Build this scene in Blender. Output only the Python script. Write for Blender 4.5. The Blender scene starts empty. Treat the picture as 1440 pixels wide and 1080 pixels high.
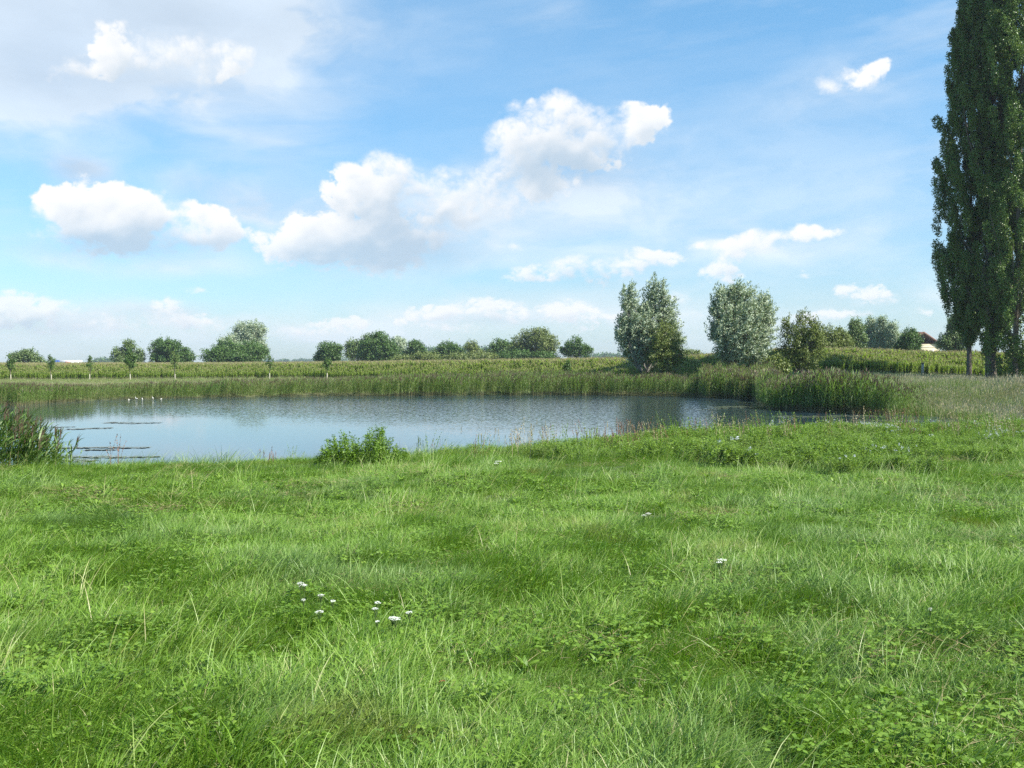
import bpy, math, random
import numpy as np
R = math.radians
DENOISE = False
rng = np.random.default_rng(7)
scene = bpy.context.scene
COL = scene.collection
EYE = 1.6; F = 1440.0; HY = 508.0          # camera height, focal length in photo pixels, row of the true horizon
WZ = -1.4                                   # water level
SUN_EL, SUN_AZ = 47.0, 116.0                # azimuth clockwise from +Y (view direction)

# ------------------------------------------------------------------ helpers
def tag(o, label=None, cat=None, group=None, kind=None):
    if label: o['label'] = label
    if cat: o['category'] = cat
    if group: o['group'] = group
    if kind: o['kind'] = kind
    return o

def vnoise(x, y, s, seed=0, octv=3):
    x = np.asarray(x, float) / s; y = np.asarray(y, float) / s
    out = 0; amp = 1; tot = 0
    for o in range(octv):
        xi = np.floor(x).astype(np.int64); yi = np.floor(y).astype(np.int64)
        fx = x - xi; fy = y - yi
        fx = fx * fx * (3 - 2 * fx); fy = fy * fy * (3 - 2 * fy)
        def h(a, b):
            n = (a * 374761393 + b * 668265263 + (seed + o * 17) * 2147483647) & 0xffffffff
            n = ((n ^ (n >> 13)) * 1274126177) & 0xffffffff
            return ((n ^ (n >> 16)) & 0xffff) / 65535.0
        v = (h(xi, yi) * (1 - fx) + h(xi + 1, yi) * fx) * (1 - fy) + (h(xi, yi + 1) * (1 - fx) + h(xi + 1, yi + 1) * fx) * fy
        out = out + v * amp; tot += amp; amp *= .5; x = x * 2.03 + 5.1; y = y * 2.03 + 9.7
    return out / tot

def sstep(a, b, v):
    t = np.clip((v - a) / (b - a), 0, 1)
    return t * t * (3 - 2 * t)

class MB:
    """collects polygons (quads) with a random value per vertex"""
    def __init__(s): s.V = []; s.F = []; s.R = []; s.M = []; s.n = 0
    def add(s, V, F, rnd, mat=0):
        V = np.asarray(V, float).reshape(-1, 3); F = np.asarray(F, int).reshape(-1, 4)
        s.V.append(V); s.F.append(F + s.n); s.n += len(V)
        s.R.append(np.broadcast_to(np.asarray(rnd, float), (len(V),)).copy()); s.M.append(np.full(len(F), mat))
    def mesh(s, name, mats, smooth=False):
        V = np.concatenate(s.V); F = np.concatenate(s.F); Rn = np.concatenate(s.R); M = np.concatenate(s.M)
        me = bpy.data.meshes.new(name)
        me.vertices.add(len(V)); me.vertices.foreach_set('co', V.astype(np.float32).ravel())
        me.loops.add(F.size); me.loops.foreach_set('vertex_index', F.astype(np.int32).ravel())
        me.polygons.add(len(F)); me.polygons.foreach_set('loop_start', np.arange(0, F.size, 4, dtype=np.int32))
        for m in mats: me.materials.append(m)
        me.polygons.foreach_set('material_index', M.astype(np.int32))
        if smooth: me.polygons.foreach_set('use_smooth', np.ones(len(F), bool))
        a = me.attributes.new('rnd', 'FLOAT', 'POINT'); a.data.foreach_set('value', Rn.astype(np.float32))
        me.update(calc_edges=True); me.validate()
        return me
    def build(s, name, mats, parent=None, smooth=False, link=True):
        if not isinstance(mats, (list, tuple)): mats = [mats]
        o = bpy.data.objects.new(name, s.mesh(name, mats, smooth))
        if link: COL.objects.link(o)
        if parent: o.parent = parent
        return o

def empty(name, loc, rz=0):
    o = bpy.data.objects.new(name, None); COL.objects.link(o); o.location = loc; o.rotation_euler[2] = rz
    o.empty_display_size = .3
    return o

def norm(a): return a / np.maximum(np.linalg.norm(a, axis=-1, keepdims=True), 1e-9)

def ribbons(mb, base, phi, th0, th1, L, W, rnd, S=4, prof=None, twist=0., mat=0, pw=1.3):
    """curved tapering strips: grass blades, leaves, stems"""
    base = np.asarray(base, float).reshape(-1, 3); n = len(base)
    b = lambda v: np.broadcast_to(np.asarray(v, float), (n,))
    phi, th0, th1, L, W, rnd, tw = map(b, (phi, th0, th1, L, W, rnd, twist))
    t = np.linspace(0, 1, S + 1)
    th = th0[:, None] + (th1 - th0)[:, None] * t[None] ** pw
    cp, sp = np.cos(phi)[:, None], np.sin(phi)[:, None]
    d = np.stack([np.sin(th) * cp, np.sin(th) * sp, np.cos(th)], -1)
    step = d[:, :-1] * (L / S)[:, None, None]
    pos = base[:, None] + np.concatenate([np.zeros((n, 1, 3)), np.cumsum(step, 1)], 1)
    side = np.stack([-np.sin(phi), np.cos(phi), np.zeros(n)], -1)[:, None] * np.ones((1, S + 1, 1))
    up = np.cross(d, side)
    side = side * np.cos(tw)[:, None, None] + up * np.sin(tw)[:, None, None]
    p = (1 - t) ** .7 * .95 + .05 if prof is None else prof(t)
    hw = (W / 2)[:, None] * p[None]
    V = np.stack([pos - side * hw[..., None], pos + side * hw[..., None]], 2)   # n,S+1,2,3
    i = np.arange(n)[:, None] * (S + 1) * 2 + np.arange(S)[None] * 2
    Fq = np.stack([i, i + 1, i + 3, i + 2], -1)
    mb.add(V, Fq, np.repeat(rnd, (S + 1) * 2), mat)
    return pos

def leaves(mb, c, axis, nrm, L, W, rnd, mat=0):
    c = np.asarray(c, float); n = len(c)
    a = norm(axis); s = norm(np.cross(nrm, a))
    b = lambda v: np.broadcast_to(np.asarray(v, float), (n,))[:, None]
    L, W = b(L), b(W)
    V = np.stack([c - a * L / 2, c + s * W / 2 - a * L * .08, c + a * L / 2, c - s * W / 2 - a * L * .08], 1)
    mb.add(V, np.arange(n * 4).reshape(n, 4), np.repeat(np.broadcast_to(rnd, (n,)), 4), mat)

def tube(mb, pts, rad, n=8, rnd=.5, mat=0):
    pts = np.asarray(pts, float); m = len(pts); rad = np.broadcast_to(rad, (m,))
    d = norm(np.gradient(pts, axis=0))
    ref = np.where(np.abs(d[:, 2:3]) > .9, np.array([[1., 0, 0]]), np.array([[0, 0, 1.]]))
    u = norm(np.cross(d, ref)); v = np.cross(d, u)
    a = np.linspace(0, 2 * math.pi, n, endpoint=False)
    V = pts[:, None] + (u[:, None] * np.cos(a)[None, :, None] + v[:, None] * np.sin(a)[None, :, None]) * rad[:, None, None]
    i = np.arange(m - 1)[:, None] * n; j = np.arange(n)[None]; k = (j + 1) % n
    mb.add(V, np.stack([i + j, i + k, i + n + k, i + n + j], -1), rnd, mat)

def box(mb, c, s, mat=0, rnd=.5, taper=1.0, bev=0):
    """box centred at c, size s, top scaled by taper"""
    x, y, z = np.array(s) / 2.0
    V = []
    for k, f in ((-1, 1.), (1, taper)):
        for a, b_ in ((-1, -1), (1, -1), (1, 1), (-1, 1)): V.append((a * x * f, b_ * y * f, k * z))
    V = np.array(V) + np.array(c)
    mb.add(V, [(0, 3, 2, 1), (4, 5, 6, 7), (0, 1, 5, 4), (1, 2, 6, 5), (2, 3, 7, 6), (3, 0, 4, 7)], rnd, mat)

# ------------------------------------------------------------------ materials
def newmat(name):
    m = bpy.data.materials.new(name); m.use_nodes = True; nt = m.node_tree; nt.nodes.clear()
    out = nt.nodes.new('ShaderNodeOutputMaterial')
    return m, nt, out
def N(nt, t, **kw):
    n = nt.nodes.new(t)
    for k, v in kw.items():
        if k.startswith('i_'): n.inputs[k[2:].replace('_', ' ')].default_value = v
        else: setattr(n, k, v)
    return n
def ramp(nt, stops, fac=None):
    r = nt.nodes.new('ShaderNodeValToRGB'); e = r.color_ramp.elements
    while len(e) < len(stops): e.new(.5)
    for i, (p, c) in enumerate(stops): e[i].position = p; e[i].color = (*c, 1)
    if fac is not None: nt.links.new(fac, r.inputs[0])
    return r
def math_(nt, op, a, b=None, c=None, clamp=False):
    n = nt.nodes.new('ShaderNodeMath'); n.operation = op; n.use_clamp = clamp
    for i, v in enumerate((a, b, c)):
        if v is None: continue
        if isinstance(v, (int, float)): n.inputs[i].default_value = v
        else: nt.links.new(v, n.inputs[i])
    return n.outputs[0]
def mixc(nt, f, a, b, blend='MIX'):
    n = nt.nodes.new('ShaderNodeMix'); n.data_type = 'RGBA'; n.blend_type = blend
    for s, v in ((n.inputs[0], f), (n.inputs[6], a), (n.inputs[7], b)):
        if isinstance(v, (int, float)): s.default_value = v
        elif isinstance(v, tuple): s.default_value = (*v, 1)
        else: nt.links.new(v, s)
    return n.outputs[2]

def leafmat(name, stops, rough=.5, transl=.3, patch=None, back=None, spec=.4, inst=.35):
    """leaf / blade surface: colour from the per-leaf random value, optional world-space patches"""
    m, nt, out = newmat(name); L = nt.links.new
    at = N(nt, 'ShaderNodeAttribute', attribute_name='rnd')
    oi = N(nt, 'ShaderNodeObjectInfo')
    v = math_(nt, 'ADD', math_(nt, 'MULTIPLY', at.outputs['Fac'], 1 - inst), math_(nt, 'MULTIPLY', oi.outputs['Random'], inst))
    col = ramp(nt, stops, v).outputs[0]
    if patch:
        geo = N(nt, 'ShaderNodeNewGeometry')
        for (sc, lo, hi, c, amt, seed) in patch:
            mp = N(nt, 'ShaderNodeMapping'); L(geo.outputs['Position'], mp.inputs[0]); mp.inputs['Location'].default_value = (seed, seed * 1.7, 0)
            mp.inputs['Scale'].default_value = (1, 1, .3)
            nz = N(nt, 'ShaderNodeTexNoise'); nz.inputs['Scale'].default_value = sc; nz.inputs['Detail'].default_value = 3
            L(mp.outputs[0], nz.inputs['Vector'])
            mr = N(nt, 'ShaderNodeMapRange'); mr.inputs[1].default_value = lo; mr.inputs[2].default_value = hi; mr.inputs[4].default_value = amt
            L(nz.outputs[0], mr.inputs[0])
            col = mixc(nt, mr.outputs[0], col, c)
    if back:
        geo2 = N(nt, 'ShaderNodeNewGeometry')
        col = mixc(nt, math_(nt, 'MULTIPLY', geo2.outputs['Backfacing'], .9), col, back)
    p = N(nt, 'ShaderNodeBsdfPrincipled'); p.inputs['Roughness'].default_value = rough; p.inputs['Specular IOR Level'].default_value = spec
    L(col, p.inputs['Base Color'])
    tr = N(nt, 'ShaderNodeBsdfTranslucent')
    L(mixc(nt, 1.0, col, (1.15, 1.25, .55), 'MULTIPLY'), tr.inputs[0])
    ms = N(nt, 'ShaderNodeMixShader'); ms.inputs[0].default_value = transl
    L(p.outputs[0], ms.inputs[1]); L(tr.outputs[0], ms.inputs[2]); L(ms.outputs[0], out.inputs[0])
    return m

def simplemat(name, col, rough=.6, noise=.15, scale=8, metal=0, bump=0):
    m, nt, out = newmat(name); L = nt.links.new
    tc = N(nt, 'ShaderNodeTexCoord'); nz = N(nt, 'ShaderNodeTexNoise'); nz.inputs['Scale'].default_value = scale; nz.inputs['Detail'].default_value = 5
    L(tc.outputs['Object'], nz.inputs['Vector'])
    c2 = tuple(x * (1 - noise * 2) for x in col); c1 = tuple(min(1, x * (1 + noise)) for x in col)
    r = ramp(nt, [(.3, c2), (.7, c1)], nz.outputs[0])
    p = N(nt, 'ShaderNodeBsdfPrincipled'); p.inputs['Roughness'].default_value = rough; p.inputs['Metallic'].default_value = metal
    L(r.outputs[0], p.inputs['Base Color'])
    if bump:
        b = N(nt, 'ShaderNodeBump'); b.inputs['Strength'].default_value = bump; L(nz.outputs[0], b.inputs['Height']); L(b.outputs[0], p.inputs['Normal'])
    L(p.outputs[0], out.inputs[0])
    return m

G = dict()
G['grass'] = leafmat('grass_blade', [(0, (.075, .165, .012)), (.35, (.135, .255, .020)), (.62, (.185, .310, .032)), (.85, (.26, .37, .080)), (.97, (.46, .42, .19))],
    rough=.46, transl=.24, spec=.45, inst=.15,
    patch=[(.45, .50, .68, (.160, .250, .085), .5, 3.0), (.9, .60, .74, (.26, .22, .055), .5, 11.0), (.55, .55, .72, (.085, .185, .016), .12, 23.0)])
G['thatch'] = leafmat('dry_thatch', [(0, (.20, .15, .06)), (1, (.40, .34, .18))], rough=.7, transl=.15)
G['broadleaf'] = leafmat('meadow_herb_leaf', [(0, (.09, .18, .016)), (.5, (.14, .25, .024)), (1, (.22, .33, .045))], rough=.5, transl=.3)
G['herb'] = leafmat('bank_herb_leaf', [(0, (.095, .180, .014)), (.5, (.160, .265, .024)), (1, (.26, .36, .06))], rough=.5, transl=.28,
    patch=[(.5, .56, .7, (.15, .17, .05), .5, 31.0)])
G['bluefl'] = leafmat('pale_blue_petal', [(0, (.40, .43, .52)), (1, (.58, .60, .64))], rough=.7, transl=.2)
G['whitefl'] = leafmat('white_floret', [(0, (.66, .66, .60)), (1, (.82, .82, .78))], rough=.7, transl=.15)
G['stemg'] = leafmat('green_stem', [(0, (.06, .11, .025)), (1, (.12, .17, .05))], rough=.6, transl=.1)
G['dry'] = leafmat('dry_stalk', [(0, (.28, .22, .11)), (1, (.52, .46, .29))], rough=.7, transl=.15)
G['dock'] = leafmat('rusty_dock', [(0, (.16, .075, .045)), (1, (.28, .16, .10))], rough=.8, transl=.1)
G['reed'] = leafmat('reed_leaf', [(0, (.11, .20, .04)), (.5, (.19, .30, .065)), (.85, (.28, .37, .09)), (1, (.42, .37, .17))], rough=.5, transl=.42,
    patch=[(.10, .50, .66, (.19, .22, .07), .5, 5.0), (.35, .55, .7, (.07, .16, .05), .5, 9.0)])
G['reedstem'] = leafmat('reed_stem', [(0, (.10, .12, .04)), (.55, (.24, .22, .10)), (1, (.40, .33, .18))], rough=.6, transl=.1)
G['plume'] = leafmat('reed_plume', [(0, (.12, .07, .05)), (.6, (.21, .145, .10)), (1, (.38, .31, .22))], rough=.8, transl=.2)
G['maize'] = leafmat('maize_leaf', [(0, (.14, .225, .035)), (.5, (.25, .34, .065)), (.9, (.37, .43, .11)), (1, (.44, .40, .18))], rough=.45, transl=.38)
G['tassel'] = leafmat('maize_tassel', [(0, (.24, .21, .10)), (1, (.38, .33, .17))], rough=.8, transl=.15)
G['meadow'] = leafmat('rough_grass', [(0, (.10, .19, .028)), (.5, (.18, .27, .045)), (1, (.30, .32, .11))], rough=.6, transl=.25,
    patch=[(.16, .50, .62, (.26, .25, .12), .35, 2.0), (.13, .56, .66, (.22, .15, .08), .55, 14.0)])
G['weed'] = leafmat('pondweed_pad', [(0, (.08, .10, .08)), (.6, (.13, .16, .11)), (1, (.22, .24, .15))], rough=.15, transl=.0)
# tree foliage
G['willow'] = leafmat('silver_willow_leaf', [(0, (.13, .185, .07)), (.5, (.22, .285, .13)), (1, (.37, .42, .26))], rough=.5, transl=.15, back=(.36, .42, .28), inst=.0)
G['olive'] = leafmat('olive_leaf', [(0, (.085, .125, .024)), (.5, (.15, .19, .042)), (1, (.24, .27, .08))], rough=.5, transl=.2, inst=0)
G['dark'] = leafmat('dark_green_leaf', [(0, (.042, .090, .016)), (.5, (.075, .145, .024)), (1, (.13, .21, .045))], rough=.5, transl=.2, inst=0)
G['mid'] = leafmat('mid_green_leaf', [(0, (.075, .125, .030)), (.5, (.125, .185, .050)), (1, (.21, .27, .095))], rough=.5, transl=.2, inst=0)
G['poplar'] = leafmat('poplar_leaf', [(0, (.055, .105, .016)), (.5, (.105, .175, .028)), (.9, (.18, .26, .055)), (1, (.33, .39, .17))], rough=.42, transl=.15, inst=0)
G['bark'] = simplemat('grey_brown_bark', (.16, .13, .10), .9, .3, 3, bump=.6)
G['palebark'] = simplemat('pale_bark', (.26, .24, .20), .9, .25, 3, bump=.6)
G['guard'] = simplemat('pale_tree_guard', (.50, .46, .34), .8, .1, 5)

# ------------------------------------------------------------------ terrain
PP = np.array([(-34, 68.5), (-31.5, 79), (-25, 85), (-13.4, 88), (-1.2, 90), (8.1, 90), (13.9, 87), (16.3, 83), (20.5, 80.5), (17.0, 70), (16.0, 64.5),
               (18.3, 60.5), (20.5, 57.5), (22.4, 52), (21.2, 47.0), (14, 39), (7, 33), (0, 28.5), (-8, 27), (-13.5, 28), (-16.5, 33), (-20.5, 41), (-29, 57)], float)
for _ in range(2):
    Q = np.roll(PP, -1, 0); PP = np.stack([PP * .75 + Q * .25, PP * .25 + Q * .75], 1).reshape(-1, 2)
def pond_sd(x, y):
    """signed distance to the pond outline, positive on land"""
    x = np.asarray(x, float); y = np.asarray(y, float); sh = x.shape; x = x.ravel(); y = y.ravel()
    d2 = np.full(x.shape, 1e18); ins = np.zeros(x.shape, bool)
    A = PP; B = np.roll(PP, -1, 0)
    for (ax, ay), (bx, by) in zip(A, B):
        ex, ey = bx - ax, by - ay
        t = np.clip(((x - ax) * ex + (y - ay) * ey) / (ex * ex + ey * ey), 0, 1)
        d2 = np.minimum(d2, (x - ax - t * ex) ** 2 + (y - ay - t * ey) ** 2)
        c = ((ay > y) != (by > y)) & (x < ex * (y - ay) / (by - ay + 1e-12) + ax); ins ^= c
    d = np.sqrt(d2); d[ins] *= -1
    return d.reshape(sh)
def height(x, y):
    x = np.asarray(x, float); y = np.asarray(y, float)
    a = x / np.maximum(y, 20)
    Hf = np.interp(a, [-.6, -.5, -.3, 0, .15, .3, .40, .47, .6], [-1.1, -1.1, -1.0, -.5, -.2, .32, .08, -.22, -.3])
    Hf = Hf - 1.2 * sstep(350, 600, y) * sstep(.25, -.1, a) + 0.38 * sstep(90, 106, y) * sstep(.1, .3, a)
    k = sstep(33, 52, y)
    near = -.14 * sstep(6, 13, x) * sstep(12, 19, y) + .05 * (vnoise(x, y, 1.6, 3) - .5) + .10 * (vnoise(x, y, 5., 8) - .5)
    H = near * (1 - k) + (Hf + .25 * (vnoise(x, y, 14., 4) - .5)) * k
    sd = pond_sd(x, y) + .9 * (vnoise(x, y, 3., 5) - .5)
    W = np.interp(x, [-6, 0, 5, 10], [13.4, 12.0, 9.6, 8.8]) * (1 - k) + (4.0 + 10 * sstep(12, 18, x) * sstep(86, 74, y)) * k
    t = sstep(0, 1, sd / W)
    t = np.where(k < 1, t * (1 - k) + k * t, t)
    return np.where(sd > 0, (WZ - .08) + (H - WZ + .08) * t, WZ - .08 + np.maximum(sd * .35, -1.2))
def at(px, d, z=None):
    x = (px - 720) / F * d
    return np.array([x, d, float(height(x, d)) if z is None else z])
def zpx(py, d): return EYE + (HY - py) * d / F

def grow(a, b, s0, g):
    v = [a]; s = s0
    while v[-1] < b: v.append(v[-1] + s); s *= g
    return v
xs = grow(0, 30, .45, 1.0); xs += grow(xs[-1] + .5, 2200, .6, 1.05)
xs = np.array([-v for v in xs[::-1][:-1]] + xs)
ys = np.array(grow(-8, 34, .4, 1.0)); ys = np.concatenate([ys, grow(ys[-1] + .5, 110, .55, 1.0)]); ys = np.concatenate([ys, grow(ys[-1] + 1, 3200, 1., 1.06)])
ys = np.concatenate([[-60, -30, -15], ys])
X, Y = np.meshgrid(xs, ys); Z = height(X, Y)
gm = MB(); nx = len(xs); ny = len(ys)
i = np.arange(ny - 1)[:, None] * nx + np.arange(nx - 1)[None]
gm.add(np.stack([X, Y, Z], -1), np.stack([i, i + 1, i + nx + 1, i + nx], -1), 0)
m, nt, out = newmat('soil_and_turf'); L = nt.links.new
geo = N(nt, 'ShaderNodeNewGeometry')
n1 = N(nt, 'ShaderNodeTexNoise'); n1.inputs['Scale'].default_value = 9; n1.inputs['Detail'].default_value = 6; L(geo.outputs[0], n1.inputs['Vector'])
n2 = N(nt, 'ShaderNodeTexNoise'); n2.inputs['Scale'].default_value = .06; n2.inputs['Detail'].default_value = 5; L(geo.outputs[0], n2.inputs['Vector'])
c1 = ramp(nt, [(.35, (.030, .045, .012)), (.6, (.060, .085, .022)), (.75, (.10, .09, .04))], n1.outputs[0]).outputs[0]
c2 = ramp(nt, [(.4, (.10, .14, .045)), (.6, (.19, .19, .085))], n2.outputs[0]).outputs[0]
sx = N(nt, 'ShaderNodeSeparateXYZ'); L(geo.outputs[0], sx.inputs[0])
mr = N(nt, 'ShaderNodeMapRange'); mr.inputs[1].default_value = 60; mr.inputs[2].default_value = 110; L(sx.outputs[1], mr.inputs[0])
p = N(nt, 'ShaderNodeBsdfPrincipled'); p.inputs['Roughness'].default_value = .9; L(mixc(nt, mr.outputs[0], c1, c2), p.inputs['Base Color'])
bp = N(nt, 'ShaderNodeBump'); bp.inputs['Strength'].default_value = .5; L(n1.outputs[0], bp.inputs['Height']); L(bp.outputs[0], p.inputs['Normal'])
L(p.outputs[0], out.inputs[0])
tag(gm.build('ground', m, smooth=True), 'grassy meadow ground sloping down to the pond', 'ground', kind='structure')

# ------------------------------------------------------------------ water
wm = MB(); wx = np.linspace(-46, 32, 40); wy = np.linspace(20, 96, 40); WX, WY = np.meshgrid(wx, wy)
i = np.arange(39)[:, None] * 40 + np.arange(39)[None]
wm.add(np.stack([WX, WY, WX * 0 + WZ], -1), np.stack([i, i + 1, i + 41, i + 40], -1), 0)
m, nt, out = newmat('pond_water'); L = nt.links.new
geo = N(nt, 'ShaderNodeNewGeometry')
mp = N(nt, 'ShaderNodeMapping'); mp.inputs['Scale'].default_value = (1.0, 1.7, 1); mp.inputs['Rotation'].default_value = (0, 0, R(12)); L(geo.outputs[0], mp.inputs[0])
n1 = N(nt, 'ShaderNodeTexNoise'); n1.inputs['Scale'].default_value = 6.5; n1.inputs['Detail'].default_value = 4; n1.inputs['Roughness'].default_value = .6; L(mp.outputs[0], n1.inputs['Vector'])
mp2 = N(nt, 'ShaderNodeMapping'); mp2.inputs['Scale'].default_value = (.025, .085, 1); L(geo.outputs[0], mp2.inputs[0])
n2 = N(nt, 'ShaderNodeTexNoise'); n2.inputs['Scale'].default_value = 1; n2.inputs['Detail'].default_value = 4; L(mp2.outputs[0], n2.inputs['Vector'])
sx = N(nt, 'ShaderNodeSeparateXYZ'); L(geo.outputs[0], sx.inputs[0])
# the breeze ruffles the open far half and the right, the near left lies in the lee of the bank
q = math_(nt, 'ADD', math_(nt, 'MULTIPLY', sx.outputs[0], .55), sx.outputs[1])
q = math_(nt, 'ADD', q, math_(nt, 'MULTIPLY', math_(nt, 'SUBTRACT', n2.outputs[0], .5), 34.0))
mr = N(nt, 'ShaderNodeMapRange'); mr.interpolation_type = 'SMOOTHSTEP'
mr.inputs[1].default_value = 40; mr.inputs[2].default_value = 64; mr.inputs[3].default_value = .026; mr.inputs[4].default_value = .50; L(q, mr.inputs[0])
sub = N(nt, 'ShaderNodeVectorMath', operation='SUBTRACT'); L(n1.outputs['Color'], sub.inputs[0]); sub.inputs[1].default_value = (.5, .5, .5)
mul = N(nt, 'ShaderNodeVectorMath', operation='SCALE'); L(sub.outputs[0], mul.inputs[0]); L(mr.outputs[0], mul.inputs['Scale'])
mr2 = N(nt, 'ShaderNodeMapRange'); mr2.inputs[1].default_value = 52; mr2.inputs[2].default_value = 84; mr2.inputs[3].default_value = 1; mr2.inputs[4].default_value = 1.8; L(sx.outputs[1], mr2.inputs[0])
mulb = N(nt, 'ShaderNodeVectorMath', operation='SCALE'); L(mul.outputs[0], mulb.inputs[0]); L(mr2.outputs[0], mulb.inputs['Scale']); mul = mulb
m3 = N(nt, 'ShaderNodeVectorMath', operation='MULTIPLY'); L(mul.outputs[0], m3.inputs[0]); m3.inputs[1].default_value = (.6, 1, 0)
ad = N(nt, 'ShaderNodeVectorMath', operation='ADD'); L(m3.outputs[0], ad.inputs[0]); ad.inputs[1].default_value = (0, 0, 1)
nr = N(nt, 'ShaderNodeVectorMath', operation='NORMALIZE'); L(ad.outputs[0], nr.inputs[0])
p = N(nt, 'ShaderNodeBsdfPrincipled'); p.inputs['Base Color'].default_value = (.022, .042, .052, 1); p.inputs['Roughness'].default_value = .05; p.inputs['IOR'].default_value = 1.33
L(nr.outputs[0], p.inputs['Normal']); L(p.outputs[0], out.inputs[0])
tag(wm.build('water', m), 'pond water ruffled by a light breeze', 'water', kind='structure')

# ------------------------------------------------------------------ scattered vegetation (uncountable stuff)
def scatter(name, protos, pts, rot, scl, label, cat):
    """one object: points carrying rotation, scale and pick; geometry nodes put a clump on each"""
    lib = bpy.data.collections.new(name + '_clumps')
    for k, o in enumerate(protos): o.name = f'{name}_clump_{k:02d}'; lib.objects.link(o)
    n = len(pts); me = bpy.data.meshes.new(name); me.vertices.add(n); me.vertices.foreach_set('co', np.asarray(pts, np.float32).ravel())
    a = me.attributes.new('rot', 'FLOAT_VECTOR', 'POINT'); a.data.foreach_set('vector', np.asarray(rot, np.float32).ravel())
    a = me.attributes.new('scl', 'FLOAT_VECTOR', 'POINT'); a.data.foreach_set('vector', np.asarray(scl, np.float32).ravel())
    a = me.attributes.new('pick', 'INT', 'POINT'); a.data.foreach_set('value', rng.integers(0, len(protos), n).astype(np.int32))
    o = bpy.data.objects.new(name, me); COL.objects.link(o)
    ng = bpy.data.node_groups.new(name + '_scatter', 'GeometryNodeTree')
    ng.interface.new_socket('Geometry', in_out='INPUT', socket_type='NodeSocketGeometry')
    ng.interface.new_socket('Geometry', in_out='OUTPUT', socket_type='NodeSocketGeometry')
    gi = ng.nodes.new('NodeGroupInput'); go = ng.nodes.new('NodeGroupOutput')
    ip = ng.nodes.new('GeometryNodeInstanceOnPoints'); ci = ng.nodes.new('GeometryNodeCollectionInfo')
    ci.inputs['Collection'].default_value = lib; ci.inputs['Separate Children'].default_value = True; ci.inputs['Reset Children'].default_value = True
    def na(nm, dt):
        q = ng.nodes.new('GeometryNodeInputNamedAttribute'); q.data_type = dt; q.inputs[0].default_value = nm; return q.outputs[0]
    ip.inputs['Pick Instance'].default_value = True
    l = ng.links.new
    l(gi.outputs[0], ip.inputs['Points']); l(ci.outputs[0], ip.inputs['Instance']); l(na('pick', 'INT'), ip.inputs['Instance Index'])
    l(na('rot', 'FLOAT_VECTOR'), ip.inputs['Rotation']); l(na('scl', 'FLOAT_VECTOR'), ip.inputs['Scale']); l(ip.outputs[0], go.inputs[0])
    md = o.modifiers.new('scatter', 'NODES'); md.node_group = ng
    tag(o, label, cat, kind='stuff')
    return o
def s3(s, z=None):
    s = np.asarray(s, float); return np.stack([s, s, s if z is None else z], -1)
def rz(a):
    z = np.zeros_like(a); return np.stack([z, z, a], -1)

# -- meadow grass: wind-laid tufts
def tuft(n, rad, Lr, Wr, lay, seed, dry=.06):
    g = np.random.default_rng(seed); mb = MB()
    r = rad * np.sqrt(g.random(n)); a = g.random(n) * 6.283
    base = np.stack([r * np.cos(a), r * np.sin(a), np.full(n, -.015)], -1)
    phi = g.normal(0, 1.1, n); th0 = np.abs(g.normal(.30 + .3 * lay, .25, n)); th1 = th0 + np.abs(g.normal(.75 + lay * .6, .4, n))
    Ln = g.uniform(*Lr, n) * g.uniform(.6, 1, n); rnd = np.clip(g.normal(.45, .22, n), 0, .93)
    k = g.random(n) < dry; rnd[k] = 1.0
    ribbons(mb, base, phi, th0, np.minimum(th1, 1.85), Ln, g.uniform(*Wr, n), rnd, S=4, twist=g.normal(0, .5, n))
    return mb.build('tuft', G['grass'], link=False)
protos = [tuft(44, .09, (.09, .26), (.004, .0078), lay, 100 + k) for k, lay in enumerate((.1, .4, .7, 1., .5, .8, .2, .6, 1., .9))]
def trapezoid(n, y0, y1, mx=1.5, k=.54, pw=1.0):
    """random points over the wedge the camera sees (plus a margin)"""
    y = y0 + (y1 - y0) * rng.random(n) ** pw
    w = k * y + mx; keep = rng.random(n) < w / w.max(); y = y[keep]; w = w[keep]
    return (rng.random(len(y)) * 2 - 1) * w, y
def lie(x, y):      # direction the grass lies in: mostly with the wind (to the right), swirling
    return (vnoise(x, y, 1.6, 21) - .5) * 2.6 + (vnoise(x, y, .45, 22, 2) - .5) * 4.0 - .1
X1, Y1 = trapezoid(70000, 1.2, 10); X2, Y2 = trapezoid(90000, 9, 29)
x = np.concatenate([X1, X2]); y = np.concatenate([Y1, Y2])
sd = pond_sd(x, y); k = sd > .4; x, y, sd = x[k], y[k], sd[k]
ht = .62 + .75 * vnoise(x, y, 1.1, 31) + .8 * (vnoise(x, y, .32, 32, 2) - .5)
ht *= 1 - .25 * sstep(8, 14, y) - .2 * sstep(9, 4, sd)
ht *= np.where(vnoise(x, y, 1.7, 36) > .66, .75, 1.)
pts = np.stack([x, y, height(x, y)], -1)
scatter('meadow_grass', protos, pts, rz(lie(x, y) + rng.normal(0, .35, len(x))), s3(ht * 1.05 + .1, ht * rng.uniform(.6, 1.05, len(x))),
        'long windswept meadow grass covering the foreground', 'grass')
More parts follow.
